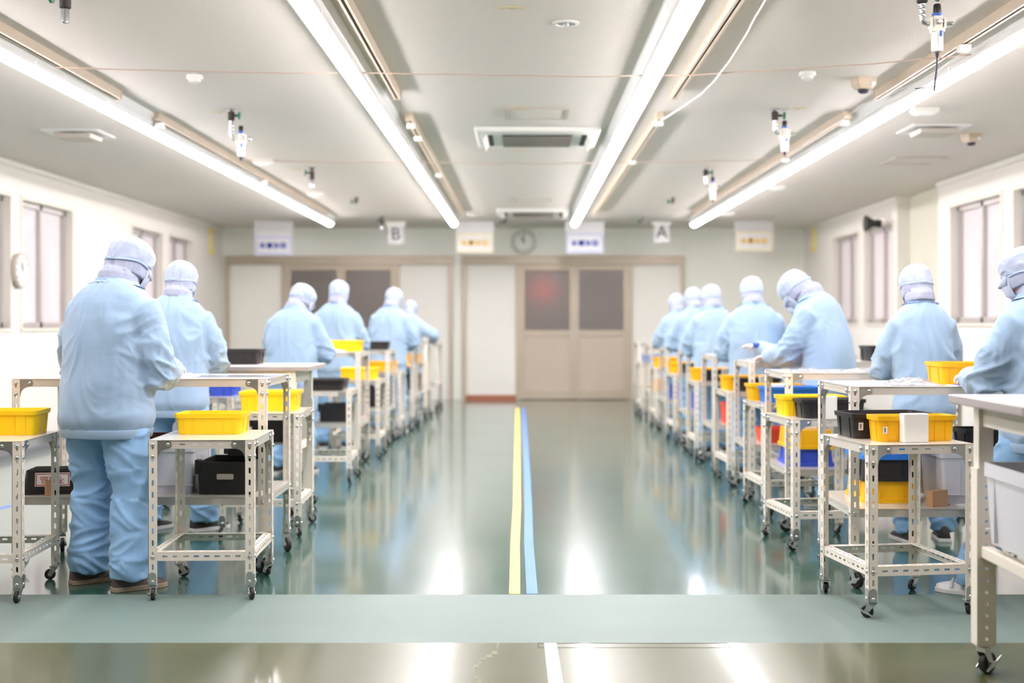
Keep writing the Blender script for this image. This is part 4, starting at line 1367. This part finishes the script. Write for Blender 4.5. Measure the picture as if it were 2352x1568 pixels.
# on the right tables
RT = TAB_H * .978 + .0005
tray(2.20, 6.30, RT, .30, .26, .105, 'amber', 'amber tray on the right table beside the rightmost worker', 0)
crumple(1.90, 6.16, RT, .24, .22, .022, 'clear plastic bag crumpled near the right table corner', seed=1)
crumple(1.99, 6.42, RT, .20, .16, .022, 'clear plastic bag behind another on the right table', seed=2)
pp = MB().box(-.17, .17, -.07, .07, 0, .002).build('paper_sheet', 'paper', None, loc=(2.23, 6.07, RT), rz=.05)
tag(pp, 'printed sheet lying before the amber tray, right table', 'sheet')
for k in range(4):
    MB().box(-.15 + .08 * k, -.09 + .08 * k, -.055, .055, .002, .0026).build('printed_patch', ['ink_blue', 'ink_yellow', 'ink_blue', 'print'][k], pp)
crumple(1.78, 7.82, RT, .22, .2, .02, 'clear plastic bag near the second right table corner', seed=3)
crumple(2.10, 7.74, RT, .34, .14, .02, 'long clear plastic bag before the worker at second right table', seed=4)
crumple(1.88, 9.16, TZ, .34, .16, .022, 'clear plastic bag under the bending worker\'s hands', seed=5)
crumple(1.80, 9.45, TZ, .24, .18, .02, 'clear plastic bag on the third right table, back edge', seed=6)
crumple(1.80, 11.0, TZ, .24, .18, .02, 'clear plastic bag on the fourth right table', seed=7)
crumple(1.80, 12.7, TZ, .24, .18, .02, 'clear plastic bag on the fifth right table', seed=8)
crumple(1.80, 14.5, TZ, .22, .16, .03, 'clear plastic bag on the third right table from the back', seed=9)
tray(2.62, 9.36, TZ, .17, .30, .11, 'black', 'black tray at the right end of the third right table', 0)
sh = MB().box(-.26, .26, -.13, .13, 0, .0016).build('film_sheet', 'bag', None, loc=(-1.55, 6.62, TZ), rz=.02)
tag(sh, 'glossy film sheet lying on the nearest left work table', 'sheet')
crumple(-1.78, 6.55, TZ, .16, .2, .02, 'white cloth lying by the nearest worker\'s hands', m_='paper', seed=10, name='wiping_cloth', cat='cloth', group='cloths on the tables')
crumple(-1.70, 10.98, TAB_H * 1.03 + .0005, .30, .18, .02, 'white cloth on the second left work table', m_='paper', seed=12, name='wiping_cloth', cat='cloth', group='cloths on the tables')
container(1.84, 4.19, .4855, .46, .46, .28, 'white translucent container under the desk at the right edge')
# ------------------------------------------------------------------ people
DG = bpy.context.evaluated_depsgraph_get
def ridge(q):
    return (1 - min(1, abs(noise.noise(q)) * 2.2)) ** 1.6 + .15

def fused(name, mb, voxel, m_, parent, fold=None, smooth_it=None):
    """fuse the overlapping closed shells of mb into one continuous skin and press cloth folds into it"""
    if smooth_it is None:
        smooth_it = int(.11 / voxel)
    bmesh.ops.recalc_face_normals(mb.bm, faces=mb.bm.faces)
    me = bpy.data.meshes.new(name)
    mb.bm.to_mesh(me)
    mb.bm.free()
    o = bpy.data.objects.new('tmp_fuse', me)
    COL.objects.link(o)
    r = o.modifiers.new('r', 'REMESH')
    r.mode = 'VOXEL'
    r.voxel_size = voxel
    if smooth_it:
        s = o.modifiers.new('s', 'SMOOTH')
        s.factor = .5
        s.iterations = smooth_it
    dg = DG()
    dg.update()
    out = bpy.data.meshes.new_from_object(o.evaluated_get(dg))
    bpy.data.objects.remove(o)
    bpy.data.meshes.remove(me)
    out.name = name
    if fold:
        nrm = [v.normal.copy() for v in out.vertices]
        for v, n_ in zip(out.vertices, nrm):
            v.co += n_ * fold(v.co, n_)
    out.materials.clear()
    out.materials.append(M[m_])
    out.polygons.foreach_set('use_smooth', [True] * len(out.polygons))
    return link(name, out, parent)

def hand_mesh(side):
    mb = MB()
    # palm: +y to the fingertips, palm faces -z, thumb on the inner side
    t = -side
    palm = [(-.004, .022, .017), (.02, .030, .016), (.05, .038, .014), (.08, .040, .012), (.09, .038, .011)]
    mb.loft([[(hw * math.cos(a), y, hh * math.sin(a)) for a in [2 * PI * k / 14 for k in range(14)]] for y, hw, hh in palm])
    for i, (x, L, c) in enumerate(((.030, .070, .55), (.010, .080, .62), (-.011, .075, .7), (-.030, .060, .8))):
        x *= t
        p = V((x, .078, 0))
        pts = [p - V((0, .02, 0)), p]
        a = .25 * c
        for seg, k in ((.42, 1.0), (.32, 1.6), (.26, 1.3)):
            d = V((t * .02 * (1.5 - i), math.cos(a), -math.sin(a)))
            pts.append(pts[-1] + d * L * seg)
            a += .55 * c * k
        mb.tube(pts, [.0092, .0095, .0088, .0080, .0066], 10)
    mb.tube([V((t * .018, .012, -.004)), V((t * .040, .035, -.012)), V((t * .052, .060, -.022)), V((t * .046, .084, -.030))], [.014, .0125, .0105, .008], 10)
    return mb
HANDS = {}
def get_hand(side):
    if side not in HANDS:
        o = fused('glove', hand_mesh(side), .0036, 'glove', None, None, 3)
        HANDS[side] = o.data
        bpy.data.objects.remove(o)
    return HANDS[side]

def ik(a, c, l1, l2, hint):
    d = c - a
    L = min(d.length, (l1 + l2) * .995)
    u = d.normalized()
    c2 = a + u * L
    x = (l1 * l1 - l2 * l2 + L * L) / (2 * L)
    h = math.sqrt(max(0, l1 * l1 - x * x))
    n_ = hint - u * hint.dot(u)
    n_.normalize()
    return a + u * x + n_ * h, c2

def ell(c, ax, ay, w, d, n=22, e=2.4):
    out = []
    for k in range(n):
        a = 2 * PI * k / n
        ca, sa = math.cos(a), math.sin(a)
        x = math.copysign(abs(ca) ** (2 / e), ca) * w
        y = math.copysign(abs(sa) ** (2 / e), sa) * d
        out.append(c + ax * x + ay * y)
    return out

def shoe(root, side, loc, rz, kind, heel=0.0):
    up_m, so_m = {'brown': ('shoe_brown', 'sole_tan'), 'sneaker': ('shoe_black', 'shoe_white'), 'white': ('shoe_white', 'shoe_white')}[kind]
    pts = [(-.098, .026, .085), (-.085, .036, .095), (-.04, .038, .09), (0, .037, .082), (.05, .043, .066), (.09, .046, .052), (.13, .040, .042), (.152, .022, .034)]
    mb = MB()
    rings = []
    for y, w, h in pts:
        rings.append([(w * math.cos(a) * (1 if math.sin(a) < .3 else .82), y, .016 + (h - .016) * max(0, math.sin(a)) ** .7 if math.sin(a) > 0 else .014) for a in [2 * PI * k / 18 for k in range(18)]])
    mb.loft(rings)
    R_ = Matrix.Translation(loc) @ Matrix.Rotation(rz, 4, 'Z') @ Matrix.Rotation(-heel, 4, 'X')
    mb.bm.transform(R_)
    o = mb.build('shoe', up_m, root, smooth=True, ang=60)
    sb = MB()
    rr = [[(w * 1.08 * math.cos(a), y * 1.03, z_) for (a, y, w) in
           [(0, y, w) for y, w, h in pts] + [(PI, y, w) for y, w, h in reversed(pts)]] for z_ in (0, .006, .022)]
    sb.loft(rr)
    sb.bm.transform(R_)
    sb.build('sole', so_m, o, bevel=.003)
    if kind != 'white':
        lb = MB()
        for q in (.02, .045, .07):
            lb.tube([V((-.03, q, .068 - (q - .02) * .25)), V((0, q, .087 - (q - .02) * .36)), V((.03, q, .068 - (q - .02) * .25))], .0035, 6)
        lb.bm.transform(R_)
        lb.build('laces', 'paper' if kind == 'sneaker' else so_m, o, smooth=True)
    else:
        st = MB()
        for q in (.03, .075):
            st.tube([V((-.045, q, .03)), V((-.03, q, .075 - q * .3)), V((0, q, .094 - q * .42)), V((.03, q, .075 - q * .3)), V((.045, q, .03))], .007, 6)
        st.bm.transform(R_)
        st.build('strap', so_m, o, smooth=True)

def person(label, x, y, rz, hgt=1.65, lean=.12, side=0.0, hp=.35, hy=0.0, hands=None, hand_h=1.01, stance=.115, feet=None, kind='sneaker', vox=.013, wid=1.0, seed=0,
           shrug=0.0, twist=0.0, holding=None, eo=.55):
    s = hgt / 1.65
    root = thing('person', label, 'person', (x, y, 0), rz, 'workers in pale blue cleanroom suits')
    S3 = V((seed * 3.7, seed * 1.9, seed * 5.1))
    # spine
    P0 = V((0, 0, .80 * s))
    st = []
    zs = [-.09, -.03, .05, .12, .22, .33, .43, .50, .55, .59, .625, .66, .70]
    ws = [.186, .200, .208, .206, .206, .210, .208, .196, .176, .136, .090, .070, .062]
    ds = [.142, .156, .162, .158, .152, .152, .148, .140, .124, .104, .084, .072, .064]
    pos, last = P0 + V((0, 0, zs[0] * s)), zs[0]
    for q, w, d in zip(zs, ws, ds):
        k = max(0, min(1, (q - .02) / .45))
        k = k * k * (3 - 2 * k)
        extra = .35 * lean * max(0, (q - .45) / .2) if q > .45 else 0
        R_ = Matrix.Rotation(twist * k, 3, 'Z') @ Matrix.Rotation(side * k, 3, 'Y') @ Matrix.Rotation(-(lean * k + extra), 3, 'X')
        pos = pos + (R_ @ V((0, 0, 1))) * (q - last) * s
        last = q
        st.append((pos.copy(), R_.copy(), w * s * wid, d * s * wid))
    chest = st[7]
    top = st[10]
    # joints
    def at(i, lx, ly, lz=0):
        p, R_, w, d = st[i]
        return p + R_ @ (V((lx, ly, lz)) * s)
    shr, elb, wri = {}, {}, {}
    if hands is None:
        hands = {-1: (-.12, .36, hand_h), 1: (.12, .36, hand_h)}
    for sd in (-1, 1):
        a = at(7, sd * .162 * wid, .0, -.030 + shrug)
        tgt = V(hands[sd])
        hd = V((sd * (eo if not isinstance(eo, dict) else eo[sd]), -.55, -.5))
        e_, w_ = ik(a, tgt, .285 * s, .25 * s, hd)
        shr[sd], elb[sd], wri[sd] = a, e_, w_
    feet = feet or {-1: (-stance, -.02, .12), 1: (stance, .03, -.18)}
    # ---- jacket
    jb = MB()
    jb.loft([ell(p, R_ @ V((1, 0, 0)), R_ @ V((0, 1, 0)), w, d) for p, R_, w, d in st[:11]])
    for sd in (-1, 1):
        a, e_, w_ = shr[sd], elb[sd], wri[sd]
        inn = at(7, sd * .06, 0, -.03)
        m1 = a.lerp(e_, .5) + V((sd * .008, -.004, 0))
        m2 = e_.lerp(w_, .45) + V((0, 0, -.012))
        cu = e_.lerp(w_, .92)
        pts = [inn, a, m1, e_, m2, cu, w_ + (w_ - e_).normalized() * .004]
        jb.tube(pts, [r * s * wid for r in (.090, .088, .085, .080, .072, .056, .047)], 16)
    arms = [(shr[sd], elb[sd], wri[sd], sd) for sd in (-1, 1)]
    hem = st[0][0].z
    def jfold(p, n_):
        # nearness to the elbows and armpits makes folds deeper
        amp, k = .0065, 0
        for a, e_, w_, sd in arms:
            de = (p - e_).length / s
            ap = (p - (a + V((-sd * .03, -.03, -.15)) * s)).length / s
            amp += .024 * math.exp(-(de / .12) ** 2) + .021 * math.exp(-(ap / .14) ** 2)
            k = max(k, min(1, max(0, 1.25 - de / .20)))
        w3 = noise.noise_vector(p * 3.2 + S3) * .10
        x, y_, z_ = p.x + w3.x, p.y + w3.y, p.z + w3.z
        sd = math.tanh(p.x * 9)
        # drag folds running from the armpits down toward the spine, creases across the sleeves
        q = V((x * 10 - sd * z_ * 3.4, y_ * 5, z_ * 2.0 + sd * x * 2)) + S3
        q2 = V((x * 6, y_ * 6, z_ * 16 + y_ * 8)) + S3 * 2
        d_ = (ridge(q) - .5 + .35 * (ridge(q * 2.3) - .5)) * (1 - k) + (ridge(q2) - .5 + .3 * (ridge(q2 * 2.1) - .5)) * k
        low = max(0, 1 - (p.z - hem) / .12)
        blouse = .012 * math.exp(-((p.z - hem - .075) / .05) ** 2)
        return amp * d_ + .005 * low * (ridge(V((x * 14, y_ * 14, z_ * 3)) + S3) - .5) + .008 * noise.noise(p * 4.5 + S3) + blouse
    jk = fused('jacket', jb, vox, 'jacket', root, jfold)
    # hem band, cuffs and collar
    p, R_, w, d = st[0]
    hb = MB()
    hb.loft([ell(p + V((0, 0, q)), V((1, 0, 0)), V((0, 1, 0)), w * k + .012, d * k + .012, 40) for q, k in ((-.012, .985), (-.006, 1.0), (.024, 1.03), (.030, 1.02))])
    for v in hb.bm.verts:
        v.co += V((v.co.x, v.co.y, 0)).normalized() * (.002 * math.sin(40 * math.atan2(v.co.y, v.co.x) + seed) * noise.noise(v.co * 9 + S3))
    hb.build('hem_band', 'jacket', jk, smooth=True, ang=60)
    for sd in (-1, 1):
        dr = (wri[sd] - elb[sd]).normalized()
        MB().tube([wri[sd] - dr * .03, wri[sd] - dr * .026, wri[sd] + dr * .010, wri[sd] + dr * .012], [.046 * s, .051 * s, .047 * s, .042 * s], 18).build('cuff', 'jacket', jk, smooth=True)
    cb = MB()
    rings = []
    for i, ex, dz in ((9, .0, .016), (10, .008, -.020), (10, .010, .000), (10, .006, .008), (10, -.004, .004)):
        p, R_, w, d = st[i]
        rings.append(ell(p + R_ @ V((0, 0, dz * s)), R_ @ V((1, 0, 0)), R_ @ V((0, 1, 0)), w * .95 + ex, d * .95 + ex, 30, 2.1))
    cb.loft(rings, cap=False)
    cb.build('collar', 'jacket', jk, smooth=True, ang=70)
    # ---- trousers
    tb = MB()
    tb.loft([ell(V((0, 0, z_ * s)), V((1, 0, 0)), V((0, 1, 0)), w * s * wid, d * s * wid) for z_, w, d in ((.72, .165, .125), (.80, .180, .140), (.90, .182, .142), (.96, .175, .135))])
    knees = {}
    ank = {}
    for sd in (-1, 1):
        hip = V((sd * .095 * s * wid, 0, .82 * s))
        fx, fy, fr = feet[sd]
        an = V((fx, fy - .02, .085))
        ll = (hip - an).length * .5025
        kn, an2 = ik(hip, an, ll, ll, V((sd * .1, 1, 0)))
        knees[sd], ank[sd] = kn, an
        pts = [hip + V((0, 0, .05)), hip.lerp(kn, .25), hip.lerp(kn, .65), kn, kn.lerp(an, .35), kn.lerp(an, .75), an + V((0, 0, .025)), an + V((0, 0, -.028))]
        tb.tube(pts, [r * s * wid for r in (.085, .102, .095, .089, .087, .084, .088, .080)], 18)
    def tfold(p, n_):
        z_ = p.z / s
        kz = math.exp(-((z_ - .42) / .17) ** 2)
        az = math.exp(-((z_ - .13) / .10) ** 2)
        cz = math.exp(-((z_ - .72) / .14) ** 2)
        amp = .006 + .015 * kz + .014 * az + .010 * cz
        sd = 1 if p.x > 0 else -1
        xx = p.x - sd * .1
        tilt = (xx * .9 + p.y * .6) * (1 if (p.z * 7 % 2) < 1 else -.4)
        q = V((xx * 5, p.y * 5, (p.z + tilt * .6) * 17)) + S3
        q2 = V((xx * 9, p.y * 9, p.z * 5 + xx * 3)) + S3
        return amp * (ridge(q) - .5) * (.6 + .8 * abs(noise.noise(p * 3 + S3))) + (.005 + .004 * cz) * noise.noise(q2)
    fused('trousers', tb, vox, 'trousers', root, tfold)
    for sd in (-1, 1):
        fx, fy, fr = feet[sd]
        shoe(root, sd, V((fx, fy, 0)), fr, kind)
    # ---- head
    nb = top[0] + top[1] @ V((0, .006, 0))
    Rh = top[1] @ Matrix.Rotation(hy, 3, 'Z') @ Matrix.Rotation(-(hp - lean * .6), 3, 'X')
    hc = nb + Rh @ (V((0, .022, .118)) * s)
    def H3(lx, ly, lz):
        return hc + Rh @ (V((lx, ly, lz)) * s)
    # body under the clothes: one continuous skin from head to ankles
    bb = MB()
    bb.loft([ell(p, R_ @ V((1, 0, 0)), R_ @ V((0, 1, 0)), w * .82, d * .80) for p, R_, w, d in st[:10]])
    ax, ay = Rh @ V((1, 0, 0)), Rh @ V((0, 1, 0))
    bb.loft([ell(H3(0, yo, z_), ax, ay, w * s, d * s, 20, 2.1) for z_, w, d, yo in
             ((-.125, .030, .034, .045), (-.105, .047, .055, .032), (-.07, .062, .078, .014), (-.03, .068, .088, .004), (.02, .073, .095, 0), (.06, .069, .090, -.004), (.09, .052, .068, -.006), (.108, .026, .034, -.006))])
    bb.tube([nb - top[1] @ V((0, 0, .06)), nb, H3(0, -.02, -.08), H3(0, -.01, -.03)], .052 * s, 14)
    bb.tube([H3(0, .088, .012), H3(0, .104, -.022), H3(0, .098, -.036)], [.008 * s, .013 * s, .012 * s], 8)
    bb.tube([H3(-.03, .088, .030), H3(0, .094, .030), H3(.03, .088, .030)], .009 * s, 8)
    bb.tube([H3(-.02, .086, -.068), H3(0, .093, -.067), H3(.02, .086, -.068)], .008 * s, 8)
    for sd in (-1, 1):
        bb.tube([H3(sd * .074, -.01, .02), H3(sd * .083, -.016, 0), H3(sd * .074, -.008, -.03)], .010 * s, 8)
        bb.tube([at(7, sd * .06, 0, -.03), shr[sd], elb[sd], wri[sd] + (wri[sd] - elb[sd]).normalized() * .01], [.055 * s, .055 * s, .042 * s, .028 * s], 12)
        hip = V((sd * .09 * s, 0, .84 * s))
        bb.tube([hip, knees[sd], ank[sd], V((feet[sd][0], feet[sd][1], .05))], [.078 * s, .056 * s, .038 * s, .036 * s], 12)
    bb.loft([ell(V((0, 0, z_ * s)), V((1, 0, 0)), V((0, 1, 0)), w * s, d * s) for z_, w, d in ((.74, .13, .10), (.82, .155, .115), (.90, .15, .11))])
    fused('body', bb, max(.009, vox * .85), 'skin', root, None, 3)
    for sd in (-1, 1):
        MB().lathe([(.0002, -.010), (.008, -.005), (.010, 0), (.008, .005), (.0002, .010)], seg=10).build('eye', 'eye', root, smooth=True).matrix_local = Matrix.Translation(H3(sd * .031, .083, .012)) @ Rh.to_4x4()
    mk = MB()
    rings = []
    for z_, k in ((-.118, .72), (-.09, .98), (-.05, 1.06), (-.025, 1.05), (-.008, 1.0)):
        rings.append([H3(.080 * k * math.sin(a), .012 + .104 * k * math.cos(a), z_ + .012 * math.cos(a * 1.4)) for a in [math.radians(q) for q in range(-70, 71, 10)]])
    mk.loft(rings, cap=False, closed=False)
    ms = mk.build('face_mask', 'mask', root, smooth=True)
    ms.modifiers.new('thick', 'SOLIDIFY').thickness = .003
    # ---- hood: cap dome, gathered band, veil
    cp = MB()
    rings = []
    dense = vox < .0125
    N_ = 84 if dense else 44
    prof = [(-.004, 1.0), (.012, 1.035), (.035, 1.06), (.06, 1.035), (.085, .94), (.106, .78), (.122, .55), (.131, .28), (.133, .04)]
    if dense:
        prof = [(x0 + (x1 - x0) * q / 4, k0 + (k1 - k0) * q / 4) for (x0, k0), (x1, k1) in zip(prof[:-1], prof[1:]) for q in range(4)] + [prof[-1]]
    for zz, k in prof:
        ring = []
        for i in range(N_):
            a = 2 * PI * i / N_
            fx_, fy_ = math.sin(a), math.cos(a)
            bl = 1 + .05 * noise.noise(V((fx_ * 2.2, fy_ * 2.2, zz * 14)) + S3) + .050 * (ridge(V((fx_ * 2.4, fy_ * 2.4, zz * 18)) + S3) - .5)
            if fy_ < 0:
                kx, kz = fx_ * .09, zz + .036
                rad = math.hypot(kx, kz)
                bl += .050 * math.sin(math.atan2(kx, kz) * 13 + seed) * math.exp(-rad / .045) * min(1, rad / .012)
            seam = 1 + .020 * math.exp(-(fx_ * k / .05) ** 2) * (1 if zz > .02 else .3)
            back = -.040 * max(0, -fy_) ** 1.5 * max(0, 1 - (zz + .004) / .06)
            ring.append(H3(.090 * k * bl * fx_ * seam, -.006 + .112 * k * bl * fy_, zz * .94 * seam + back + .010 * max(0, fy_) * (zz < .02)))
        rings.append(ring)
    cp.loft(rings, cap=False)
    cp.face(cp.bm.verts[-N_:] if False else [v for v in list(cp.bm.verts)[-N_:]])
    hood = cp.build('hood_cap', 'cap', root, smooth=True, ang=None)
    # visor
    vz = MB()
    rings = []
    for k, dz in ((1.0, .010), (1.15, -.004), (1.32, -.024)):
        rings.append([H3(.087 * math.sin(a), -.006 + .110 * math.cos(a) * (k if abs(a) < 1.3 else 1), dz - .02 * (abs(a) / 1.1) ** 2 * (k - 1) * 3) for a in [math.radians(q) for q in range(-62, 63, 8)]])
    vz.loft(rings, cap=False, closed=False)
    vo = vz.build('visor', 'cap', hood, smooth=True)
    vo.modifiers.new('thick', 'SOLIDIFY').thickness = .004
    # band round the back of the head
    bd = []
    for q in range(-118, 119, 7):
        a = PI + math.radians(q)
        dip = -.004 - .038 * max(0, math.cos(math.radians(q))) ** 1.5 + .006 * math.exp(-(q / 22) ** 2) - .006 * (abs(q) / 118) ** 2
        bd.append(H3(.0925 * math.sin(a), -.006 + .1145 * math.cos(a), dip))
    band = MB().tube(bd, .0050 * s, 8, flat=1.0).build('hood_band', 'band', hood, smooth=True)
    MB().lathe([(.0002, -.016), (.007, -.012), (.009, 0), (.007, .012), (.0002, .016)], axis='x', seg=12).build('gather_knot', 'band', hood, smooth=True).matrix_local = Matrix.Translation(H3(.0, -.122, -.036)) @ Rh.to_4x4()
    pl = MB()
    for q in (-24, -14, 14, 24):
        a = PI + math.radians(q)
        pl.tube([H3(.094 * math.sin(a) * .55, -.120, -.034), H3(.093 * math.sin(a), -.006 + .1155 * math.cos(a), -.002 + abs(q) * .0012)], [.006, .002], 6)
    pl.build('gathers', 'cap', hood, smooth=True)
    # veil, open at the face, falling to the collar
    vl = MB()
    rings = []
    A = [math.radians(q) for q in range(-147, 148, 3 if dense else 7)]
    pt, Rt, wt, dt = top
    vprof = ((0, (.089, .111, .002)), (.2, (.090, .112, -.03)), (.4, (.087, .107, -.06)), (.6, (.082, .099, -.09)), (.78, (.081, .096, -.12)), (.92, (.085, .098, -.145)), (1.0, (.086, .099, -.16)), (1.03, (.087, .100, -.165)), (1.12, (.084, .098, -.18)))
    if dense:
        vprof = [(t0 + (t1 - t0) * q / 3, tuple(u0 + (u1 - u0) * q / 3 for u0, u1 in zip(g0, g1))) for (t0, g0), (t1, g1) in zip(vprof[:-1], vprof[1:]) for q in range(3)] + [vprof[-1]]
    for t_, (rx, ry, zz) in vprof:
        ring = []
        for a in A:
            pleat = 1 + .07 * min(t_, .5) * (1.25 - t_) * (ridge(V((math.sin(a) * 4.5 * (1.3 - t_ * .5), math.cos(a) * 4.5, t_ * 1.2 + seed))) - .5) * 2 + .03 * min(t_, .6) * math.sin(9 * a + 3 * noise.noise(V((a * 1.2, t_ * 2, seed)))) + .04 * noise.noise(V((a * 2, t_ * 3, seed * 3.3)))
            px_, py_ = math.sin(a + PI), math.cos(a + PI)
            h_ = H3(rx * pleat * px_, -.008 + ry * pleat * py_, zz)
            b_ = pt + Rt @ V((rx * pleat * px_ * s, .004 + ry * pleat * py_ * s, (.056 - (t_ - .8) * .19) * s))
            k = max(0, min(1, (t_ - .45) / .45))
            ring.append(h_.lerp(b_, k))
        rings.append(ring)
    vl.loft(rings, cap=False, closed=False)
    vv = vl.build('hood_veil', 'veil', root, smooth=True, ang=None)
    vv.modifiers.new('thick', 'SOLIDIFY').thickness = .002
    # ---- gloved hands
    for sd in (-1, 1):
        d_ = (wri[sd] - elb[sd]).normalized()
        fw = (d_ + V((0, .15, -.1))).normalized()
        upv = V((0, 0, 1))
        if holding:
            upv = V((sd * .5, 0, .8)).normalized()
        xx = fw.cross(upv).normalized()
        zz = xx.cross(fw)
        m4 = Matrix((xx, fw, zz)).transposed().to_4x4()
        m4.translation = wri[sd]
        link('glove', get_hand(sd), root).matrix_local = m4
    return root, {sd: wri[sd] for sd in (-1, 1)}

PEOPLE = [
    dict(label='person at left front seen from behind, brown shoes, blue cleanroom suit', x=-1.985, y=6.03, rz=-.45, hgt=1.68, lean=.15, hp=.36, hy=-.12, hand_h=1.02,
         kind='brown', vox=.0085, wid=1.10, seed=1, feet={-1: (-.12, .02, -.42), 1: (.185, -.02, -.50)}, hands={-1: (-.17, .33, 1.02), 1: (.13, .30, 1.03)}, eo={-1: 1.0, 1: .4}),
    dict(label='person in sneakers behind the nearest work table on the left', x=-2.105, y=7.62, rz=-.12, hgt=1.63, lean=.12, hp=.26, vox=.010, seed=2, hand_h=1.02, feet={-1: (-.15, .0, -.55), 1: (.19, .03, -.65)}, wid=1.02, eo=.4),
    dict(label='person at the left table with the yellow tray, head turned right', x=-1.93, y=10.53, rz=-.28, hgt=1.60, lean=.2, hp=.42, hy=-.5, vox=.012, seed=3, wid=1.08),
    dict(label='person on the left standing before the dark door glass', x=-1.87, y=12.65, rz=-.2, hgt=1.675, lean=.08, hp=.2, vox=.014, seed=4, wid=1.02),
    dict(label='person on the left standing second from the back wall', x=-1.54, y=14.50, rz=-.3, hgt=1.67, lean=.18, hp=.35, vox=.016, seed=5),
    dict(label='person farthest back on the left, right elbow out', x=-1.63, y=17.78, rz=-.2, hgt=1.60, lean=.25, hp=.45, vox=.016, seed=6, hands={-1: (-.12, .30, 1.02), 1: (.30, .28, 1.02)}, eo=1.2),
    dict(label='person at far right edge behind the white topped desk, white clogs', x=2.35, y=5.66, rz=.40, hgt=1.60, lean=.12, hp=.28, hy=.35, kind='white', vox=.0095, seed=7, feet={-1: (-.20, .26, .55), 1: (.12, .0, .1)}, hands={-1: (-.13, .34, 1.0), 1: (.12, .36, 1.0)}),
    dict(label='person seen squarely from behind at the second right table', x=2.31, y=7.26, rz=.02, hgt=1.60, lean=.15, hp=.33, vox=.010, wid=.85, seed=8, hand_h=1.0, eo=.4),
    dict(label='person bending left over the third right table, face in profile', x=2.13, y=8.72, rz=.95, hgt=1.69, lean=.31, hp=.72, vox=.0105, wid=1.04, seed=9, hands={-1: (-.02, .46, 1.02), 1: (.10, .42, 1.03)}, kind='sneaker'),
    dict(label='person on the right mostly hidden behind the bending worker', x=2.28, y=10.04, rz=1.35, hgt=1.55, lean=.06, hp=.22, vox=.015, seed=10, hands={-1: (-.02, .40, 1.06), 1: (.12, .34, 1.04)}),
    dict(label='person standing broad backed at the fourth right table', x=1.93, y=10.46, rz=.05, hgt=1.64, lean=.14, hp=.26, vox=.0135, seed=11, wid=1.04),
    dict(label='person on the right before the fifth right table', x=1.86, y=12.16, rz=.12, hgt=1.63, lean=.16, hp=.3, vox=.015, seed=12),
    dict(label='person on the right, second from the back wall', x=1.93, y=13.98, rz=.15, hgt=1.65, lean=.14, hp=.3, vox=.016, seed=13),
    dict(label='person on the right, farthest toward the back wall', x=1.965, y=15.76, rz=.2, hgt=1.625, lean=.14, hp=.3, vox=.016, seed=14),
]
for P_ in PEOPLE:
    person(**P_)
# the thing held by the half-hidden worker
ho = thing('hand_tool', 'small red and blue part held in gloved hands on the right', 'part', (1.875, 10.06, 1.075), .4)
MB().lathe([(.0002, -.04), (.02, -.035), (.022, 0), (.016, .03), (.0002, .035)], axis='x', seg=12).build('part_body', 'deepblue', ho, smooth=True)
MB().lathe([(.010, .02), (.016, .03), (.014, .06), (.0002, .062)], axis='x', seg=12).build('part_tip', 'red', ho, smooth=True)
